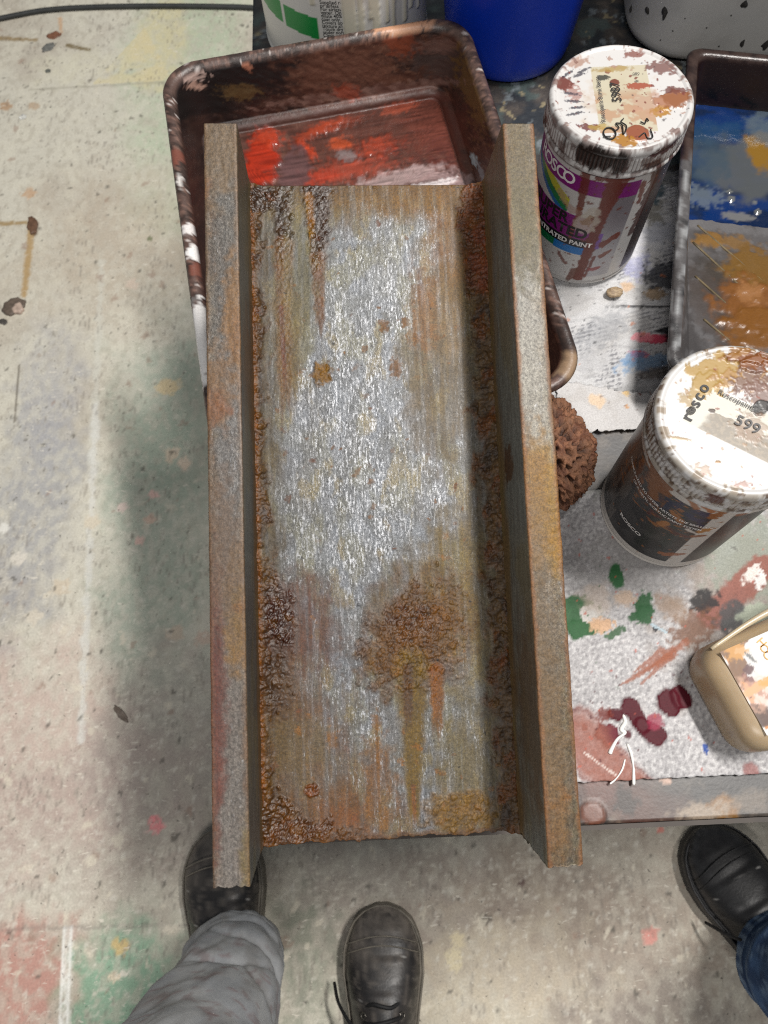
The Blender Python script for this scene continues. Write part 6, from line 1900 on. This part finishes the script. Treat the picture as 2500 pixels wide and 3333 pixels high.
flake(158, 155, 0.016, 0.010, 40, (104, 104, 100), 'grey dried paint flake near the cable', 3)
flake(176, 116, 0.015, 0.010, 10, (116, 78, 58), 'brown dried paint flake just below the cable', 5)
flake(108, 735, 0.011, 0.020, 10, (98, 72, 54), 'brown crust at the corner of the ochre tape lines', 7, 0.003)
flake(48, 1000, 0.022, 0.018, 20, (94, 82, 72), 'dark brown curled crust at the lower end of the ochre tape line', 9, 0.004)
flake(62, 1008, 0.010, 0.012, 20, (176, 156, 142), 'pale chip resting beside the dark brown crust', 11, 0.006)
flake(12, 1048, 0.009, 0.006, -30, (70, 66, 62), 'small dark chip at the photo edge below the brown crust', 13)
flake(157, 232, 0.006, 0.005, 0, (92, 94, 88), 'tiny grey chip between the cable and the cream wedge', 15)
flake(75, 382, 0.008, 0.007, 0, (196, 196, 190), 'small white paint chip left of the tray', 17)
flake(395, 2325, 0.005, 0.016, 40, (104, 92, 82), 'thin dark sliver on the floor left of the beam', 19)


# ------------------------------------------------------------------ people
def loft(sections, mat, parent, name, col=None, cap=True, surf=None):
    """sections: list of (n,3) rings"""
    n = len(sections[0]); V = np.concatenate(sections)
    F = [gq(len(sections), n, True)]
    if cap: F += [np.arange(n)[::-1][None, :], (np.arange(n) + (len(sections) - 1) * n)[None, :]]
    return build(name, V, F, mat, parent, col(V) if col else None)


def foot_w(t):
    """half width along the shoe, heel 0 to toe 1: (inner, outer)"""
    T = [0, .03, .08, .2, .4, .55, .7, .8, .88, .94, .98, 1.0]
    Wd = [.004, .020, .030, .035, .037, .043, .0495, .049, .043, .034, .020, .004]
    return np.interp(t, T, Wd)


def make_shoe(parent, loc, yaw, scale, up_col, sole_col, lace, name='shoe'):
    L = 0.295 * scale
    root = empty(name, loc, (0, 0, yaw)); root.parent = parent
    ts = np.concatenate([[0.0, 0.012, 0.03, 0.06], np.linspace(0.1, 0.86, 34), [0.9, 0.93, 0.955, 0.975, 0.99, 1.0]])
    n = 48; a = np.arange(n) / n * 2 * np.pi
    # sole
    secs = []
    out = []
    for t in ts: out.append((t * L, foot_w(t) * scale * 1.13 + 0.003))
    ol = [( -w, y) for y, w in out] ; orr = [(w, y) for y, w in out]
    outline = np.array(ol + orr[::-1])
    m = len(outline)
    V = []; 
    for z, k in ((0.0, 0.97), (0.004, 1.0), (0.012, 1.0), (0.016, 0.985), (0.020, 1.0), (0.030, 0.995), (0.033, 0.97)):
        cc = np.array([0, L / 2]); V.append(np.column_stack([(outline - cc) * k + cc, np.full(m, z)]))
    V = np.concatenate(V)
    F = [gq(7, m, True, flip=True), np.arange(m)[None, :], (np.arange(m) + 6 * m)[::-1][None, :]]
    build('sole', V, F, sole_col, root)
    # upper
    H = lambda t: np.interp(t, [0, .05, .15, .3, .42, .55, .68, .8, .9, .96, 1.0], [.085, .108, .118, .120, .112, .094, .078, .066, .056, .046, .034]) * scale
    secs = []
    for t in ts:
        w = foot_w(t) * scale * 1.04 + 0.0015; hh = H(t)
        e = 2.6 if t > 0.6 else 2.2
        ca, sa = np.cos(a), np.sin(a)
        X = w * np.sign(ca) * np.abs(ca) ** (2 / e)
        Zc = np.where(sa > 0, 0.030 + (hh - 0.030) * np.abs(sa) ** (2 / e), 0.030 - 0.006 * np.abs(sa))
        narrow = np.clip((Zc - 0.045) / 0.09, 0, 1) * np.interp(t, [0, .1, .5, .7, 1], [0.1, .25, .35, .12, 0])
        X = X * (1 - narrow)
        Y = np.full(n, t * L) + 0.0
        # toe-cap seam and creases
        cr = 0.0022 * np.exp(-((t - 0.80) / 0.012) ** 2) + 0.0016 * np.exp(-((t - 0.66 - 0.02 * ca) / 0.010) ** 2) + 0.0014 * np.exp(-((t - 0.61 - 0.02 * ca) / 0.009) ** 2)
        Zc = Zc - np.where(sa > 0.2, cr, 0); X = X * (1 - cr * 3)
        secs.append(np.stack([X, Y, Zc], 1))
    def cf(V):
        x, y, z = V.T
        c = np.tile(S(*up_col[0]), (len(V), 1))
        c = lay(c, S(*up_col[1]), sm(0.45, 0.65, fbm(x / 0.02, y / 0.02 + z / 0.02, 5, 4)) * 0.8)
        c = lay(c, S(*up_col[2]), sm(0.52, 0.68, fbm(x / 0.006, y / 0.009 + z / 0.006, 17, 4)) * 0.45 * up_col[3])
        c = lay(c, S(*up_col[2]), sm(0.055, 0.035, z) * sm(0.4, 0.6, fbm(x / 0.01, y / 0.01, 6)) * 0.7)
        c = lay(c, S(*up_col[2]), sm(0.66, 0.95, y / L) * sm(0.15, 0.75, fbm(x / 0.05, y / 0.05, 8)) * up_col[3])
        return lay(c, S(206, 204, 200), spots(x, y, 0.018, 0.3, 0.0006, 0.0014, 9, 0.3, 0.5) * 0.5)
    sn = []
    for k in range(len(secs) - 1):            # refine along the shoe
        for f_ in (0, 0.34, 0.67): sn.append(secs[k] * (1 - f_) + secs[k + 1] * f_)
    sn.append(secs[-1])
    up = loft(sn, LEATHER, root, 'upper', cf)
    up.data.polygons.foreach_set('use_smooth', np.full(len(up.data.polygons), True))
    for t in (0.78, 0.805):
        k = int(np.argmin(np.abs(ts - t))); ring_ = secs[k]
        sel = ring_[np.sin(a) > 0.12]
        q = sel + np.array([0, 0.012, 0]) * (1 - (np.abs(sel[:, :1]) / (np.abs(sel[:, 0]).max() + 1e-6)) ** 2) + np.array([0, (t - 0.78) * 0.2, 0.0006])
        Vt, Ft = tube(q, 0.0009, 6); build('seam', Vt, Ft, sole_col, root)
    # welt
    wl = np.column_stack([outline * np.array([1.0, 1.0]), np.full(m, 0.0335)])
    cc = np.array([0, L / 2, 0.0335]); wl = (wl - cc) * np.array([0.972, 0.985, 1]) + cc
    Vt, Ft = tube(np.vstack([wl, wl[:1]]), 0.0016, 6, False)
    build('welt', Vt, Ft, sole_col, root)
    if lace:
        lm = plain('black_lace', (18, 18, 20), 0.7, var=0.2, vscale=200)
        for k, t in enumerate((0.36, 0.42, 0.48, 0.54, 0.60)):
            hh = H(t) + 0.002
            P = [(-0.024, t * L - 0.003, hh - 0.012), (-0.012, t * L + 0.002 * (-1) ** k, hh - 0.001), (0, t * L, hh + 0.002), (0.012, t * L - 0.002 * (-1) ** k, hh - 0.001), (0.024, t * L + 0.003, hh - 0.012)]
            Vt, Ft = tube(spline(P, 18), 0.0026, 8); build('lace', Vt, Ft, lm, root)
        z0 = H(0.46) + 0.004
        for pts in (((0.0, 0.46 * L, z0), (-0.022, 0.50 * L, z0 + 0.006), (-0.040, 0.52 * L, z0 - 0.010), (-0.030, 0.46 * L, z0 - 0.004), (0.0, 0.455 * L, z0)),
                    ((0.0, 0.46 * L, z0), (0.020, 0.51 * L, z0 + 0.006), (0.036, 0.50 * L, z0 - 0.012), (0.022, 0.45 * L, z0 - 0.004), (0.0, 0.455 * L, z0)),
                    ((0.0, 0.46 * L, z0), (-0.036, 0.53 * L, z0 - 0.006), (-0.058, 0.60 * L, z0 - 0.034), (-0.068, 0.66 * L, 0.034)),
                    ((0.0, 0.46 * L, z0), (0.034, 0.44 * L, z0 - 0.008), (0.050, 0.40 * L, z0 - 0.036))):
            Vt, Ft = tube(spline(pts, 26), 0.0022, 8); build('lace', Vt, Ft, lm, root)
        for k, t in enumerate((0.40, 0.48, 0.56)):
            for sx in (-1, 1):
                hh = H(t) - 0.010
                a_ = np.linspace(0, 2 * np.pi, 13)
                Vt, Ft = tube(np.stack([sx * 0.0255 + 0.003 * np.cos(a_), t * L + 0.0035 * np.sin(a_), hh + 0.002 - sx * 0.0024 * np.cos(a_)], 1), 0.0010, 6, False)
                build('eyelet', Vt, Ft, plain('eyelet_metal', (120, 116, 110), 0.3, 0.9), root)
    return root


LEATHER = painted('scuffed_black_leather', 0.42, bump=0.35, bscale=300, bdist=0.0006, grain=0.1, gscale=400)
SOLE = plain('dusty_black_rubber', (112, 106, 96), 0.6, var=0.35, vscale=40, bump=0.3, bscale=300)
SOLE2 = plain('black_rubber_sole', (34, 34, 36), 0.5, var=0.3, vscale=40, bump=0.3, bscale=300)


def make_leg(parent, name, axis_pts, radii, mat, colf, seed, folds, hem=True):
    """a trouser leg: tube round a bent axis, gathered in folds"""
    P = spline(axis_pts, 150); R = np.interp(np.linspace(0, 1, 150), np.linspace(0, 1, len(radii)), radii)
    n = 120; a = np.arange(n) / n * 2 * np.pi
    T = np.gradient(P, axis=0); T /= np.linalg.norm(T, axis=1)[:, None]
    secs = []
    base = [(R[0] - 0.004, 0.004), (R[0] - 0.003, -0.001), (R[0], -0.0015)]
    for i in range(150):
        X = np.array([1.0, 0, 0]); X = X - T[i] * (X @ T[i]); X /= np.linalg.norm(X); Yv = np.cross(T[i], X)
        t = np.full(n, i / 149.0)
        r = R[i] * (1 + 0.05 * np.cos(2 * a + 0.4))
        r = r * folds(a, t)
        if hem: r = r + 0.0022 * (i in range(5, 9)) * 0.6 - 0.0012 * (i == 9)
        secs.append(P[i] + (r * np.cos(a))[:, None] * X + (r * np.sin(a))[:, None] * Yv)
    first = secs[0]; ctr = P[0]
    inn = [ctr + (first - ctr) * 0.90 + np.array([0, 0, 0.02]), ctr + (first - ctr) * 0.955 + np.array([0, 0, -0.0005])]
    n0 = 2
    V = np.concatenate(inn + secs); rows = len(inn) + 150
    F = [gq(rows, n, True), (np.arange(n) + (rows - 1) * n)[None, :]]
    rowi = np.repeat(np.arange(rows), n); ang = np.tile(a, rows)
    o = build(name, V, F, mat, parent, colf(V, ang, rowi / rows))
    return o


def person_front():
    root = empty('person', (-0.16, -0.3, 0))
    tag(root, 'person in grey paint-stained trousers and scuffed black lace-up shoes, seen from above', 'person')
    off = np.array([0.16, 0.3, 0])
    up = ((34, 33, 34), (54, 51, 50), (122, 114, 106), 0.7)
    make_shoe(root, tuple(np.array([-0.276, -0.318, 0]) + off), math.radians(2), 1.0, up, SOLE, False)
    make_shoe(root, tuple(np.array([-0.076, -0.428, 0]) + off), math.radians(-4), 0.96, up, SOLE, True)
    cloth = painted('grey_work_cotton', 0.85, bump=0.5, bscale=1600, bdist=0.0004, grain=0.06, gscale=300, spec=0.2)

    def folds(a, t):
        f = 1 + 0.0 * a
        # stacked break over the shoe: horizontal tucks that slant round the leg
        for k, (t0, am, w, ph, tilt) in enumerate(((0.075, 0.30, 0.026, 1.7, 0.030), (0.125, -0.26, 0.012, 2.4, 0.045), (0.165, 0.26, 0.030, 2.9, -0.045), (0.185, -0.22, 0.012, 0.5, 0.05),
                                                   (0.235, 0.20, 0.035, 0.9, -0.05), (0.275, -0.20, 0.014, 2.0, 0.07), (0.33, 0.20, 0.045, 2.5, 0.06), (0.40, -0.14, 0.018, 1.2, -0.06), (0.50, 0.10, 0.05, 1.6, -0.06))):
            d = (t - t0 - tilt * np.cos(a - ph) - 0.012 * np.sin(3 * a + k)) / w
            f = f + (0.26 * am if am > 0 else 0.55 * am) * np.exp(-np.abs(d) ** (2 if am > 0 else 1.1)) * np.clip(0.45 + 0.55 * np.cos(a - ph), 0, 1)
        cy_ = np.cos(a) * 1.1; sy_ = np.sin(a) * 1.1
        f = f + 0.10 * (ridge(cy_ + t * 3.5 + 3, sy_ * 1.2 - t * 4.5, 3, 3) - 0.5) + 0.10 * (fbm(cy_ * 1.7 + t * 2, sy_ * 1.7 + t * 7, 8, 3) - 0.5)
        f = f + 0.08 * np.exp(-((np.mod(a - 1.4, 2 * np.pi) - 0.3 - t * 1.2) / 0.22) ** 2) * sm(0.1, 0.3, t)
        return f

    def colf(V, a, t):
        x, y, z = V.T
        c = np.tile(S(168, 170, 172), (len(V), 1))
        c = lay(c, S(146, 150, 156), sm(0.45, 0.65, fbm(a / 0.8, t * 9, 3, 4)) * 0.5)
        c = lay(c, S(112, 104, 96), sm(0.5, 0.7, fbm(a / 0.5 + 2, t * 12, 5, 4)) * 0.3)
        c = lay(c, S(112, 72, 70), sm(0.64, 0.72, fbm(a / 0.35, t * 16, 7, 4)) * sm(0.2, 0.3, t) * 0.35)
        c = lay(c, S(124, 84, 84), sm(0.68, 0.76, fbm(a / 0.5, t * 60, 9, 3)) * sm(0.15, 0.3, t) * 0.4)
        return c
    ax = [np.array(p) + off for p in ((-0.256, -0.185, 0.058), (-0.252, -0.195, 0.13), (-0.248, -0.22, 0.23), (-0.244, -0.242, 0.36), (-0.235, -0.255, 0.50), (-0.225, -0.32, 0.70), (-0.215, -0.36, 0.88))]
    make_leg(root, 'trouser_leg', ax, [0.056, 0.060, 0.067, 0.073, 0.080, 0.092, 0.10], cloth, colf, 1, folds)
    ax = [np.array(p) + off for p in ((-0.078, -0.375, 0.085), (-0.082, -0.385, 0.2), (-0.09, -0.39, 0.34), (-0.10, -0.385, 0.48), (-0.115, -0.40, 0.66), (-0.13, -0.42, 0.88))]
    make_leg(root, 'trouser_leg', ax, [0.070, 0.072, 0.076, 0.084, 0.094, 0.10], cloth, colf, 2, folds)
    return root


person_front()


def person_side():
    root = empty('person', (0.50, -0.32, 0))
    tag(root, 'person in blue jeans with a flecked black shoe at the table corner', 'person')
    off = -np.array([0.50, -0.32, 0])
    up = ((20, 20, 22), (30, 30, 32), (64, 64, 66), 0.25)
    make_shoe(root, tuple(np.array([0.535, -0.355, 0]) + off), math.radians(25), 1.0, up, SOLE2, True)
    make_shoe(root, tuple(np.array([0.74, -0.40, 0]) + off), math.radians(8), 1.0, up, SOLE2, True)
    m = painted('blue_denim', 0.85, bump=0.6, bscale=1400, bdist=0.0005, grain=0.16, gscale=900, spec=0.2)

    def folds(a, t):
        f = 1 + 0.07 * np.exp(-((t - 0.14 - 0.03 * np.cos(a)) / 0.03) ** 2) - 0.06 * np.exp(-((t - 0.21 + 0.03 * np.cos(a - 1)) / 0.025) ** 2)
        f = f + 0.05 * np.exp(-((t - 0.30 + 0.03 * np.cos(a - 2)) / 0.04) ** 2)
        return f + 0.04 * (fbm(a * 1.3, t * 10, 13, 3) - 0.5) * 2

    def colf(V, a, t):
        c = np.tile(S(60, 84, 118), (len(V), 1))
        c = lay(c, S(40, 58, 88), sm(0.45, 0.6, fbm(a / 0.3, t * 26, 3, 4)) * 0.8)
        c = lay(c, S(108, 130, 156), sm(0.55, 0.7, fbm(a / 0.25, t * 40, 5, 3)) * 0.6)
        hm = (t < 0.062)
        c = lay(c, S(112, 132, 156), hm * sm(0.45, 0.55, np.mod(a * 14 / np.pi + 0.3 * fbm(a * 6, t * 8, 3), 1)) * 0.7)
        return lay(c, S(30, 44, 70), (np.abs(t - 0.064) < 0.004) * 0.7)
    ax = [np.array(p) + off for p in ((0.484, -0.258, 0.075), (0.482, -0.268, 0.18), (0.480, -0.282, 0.36), (0.50, -0.29, 0.52), (0.55, -0.32, 0.70), (0.57, -0.36, 0.88))]
    make_leg(root, 'trouser_leg', ax, [0.074, 0.075, 0.078, 0.084, 0.094, 0.10], m, colf, 3, folds)
    ax = [np.array(p) + off for p in ((0.73, -0.33, 0.075), (0.73, -0.335, 0.2), (0.72, -0.34, 0.36), (0.71, -0.34, 0.52), (0.70, -0.36, 0.70), (0.68, -0.38, 0.88))]
    make_leg(root, 'trouser_leg', ax, [0.074, 0.075, 0.078, 0.084, 0.094, 0.10], m, colf, 4, folds)


person_side()
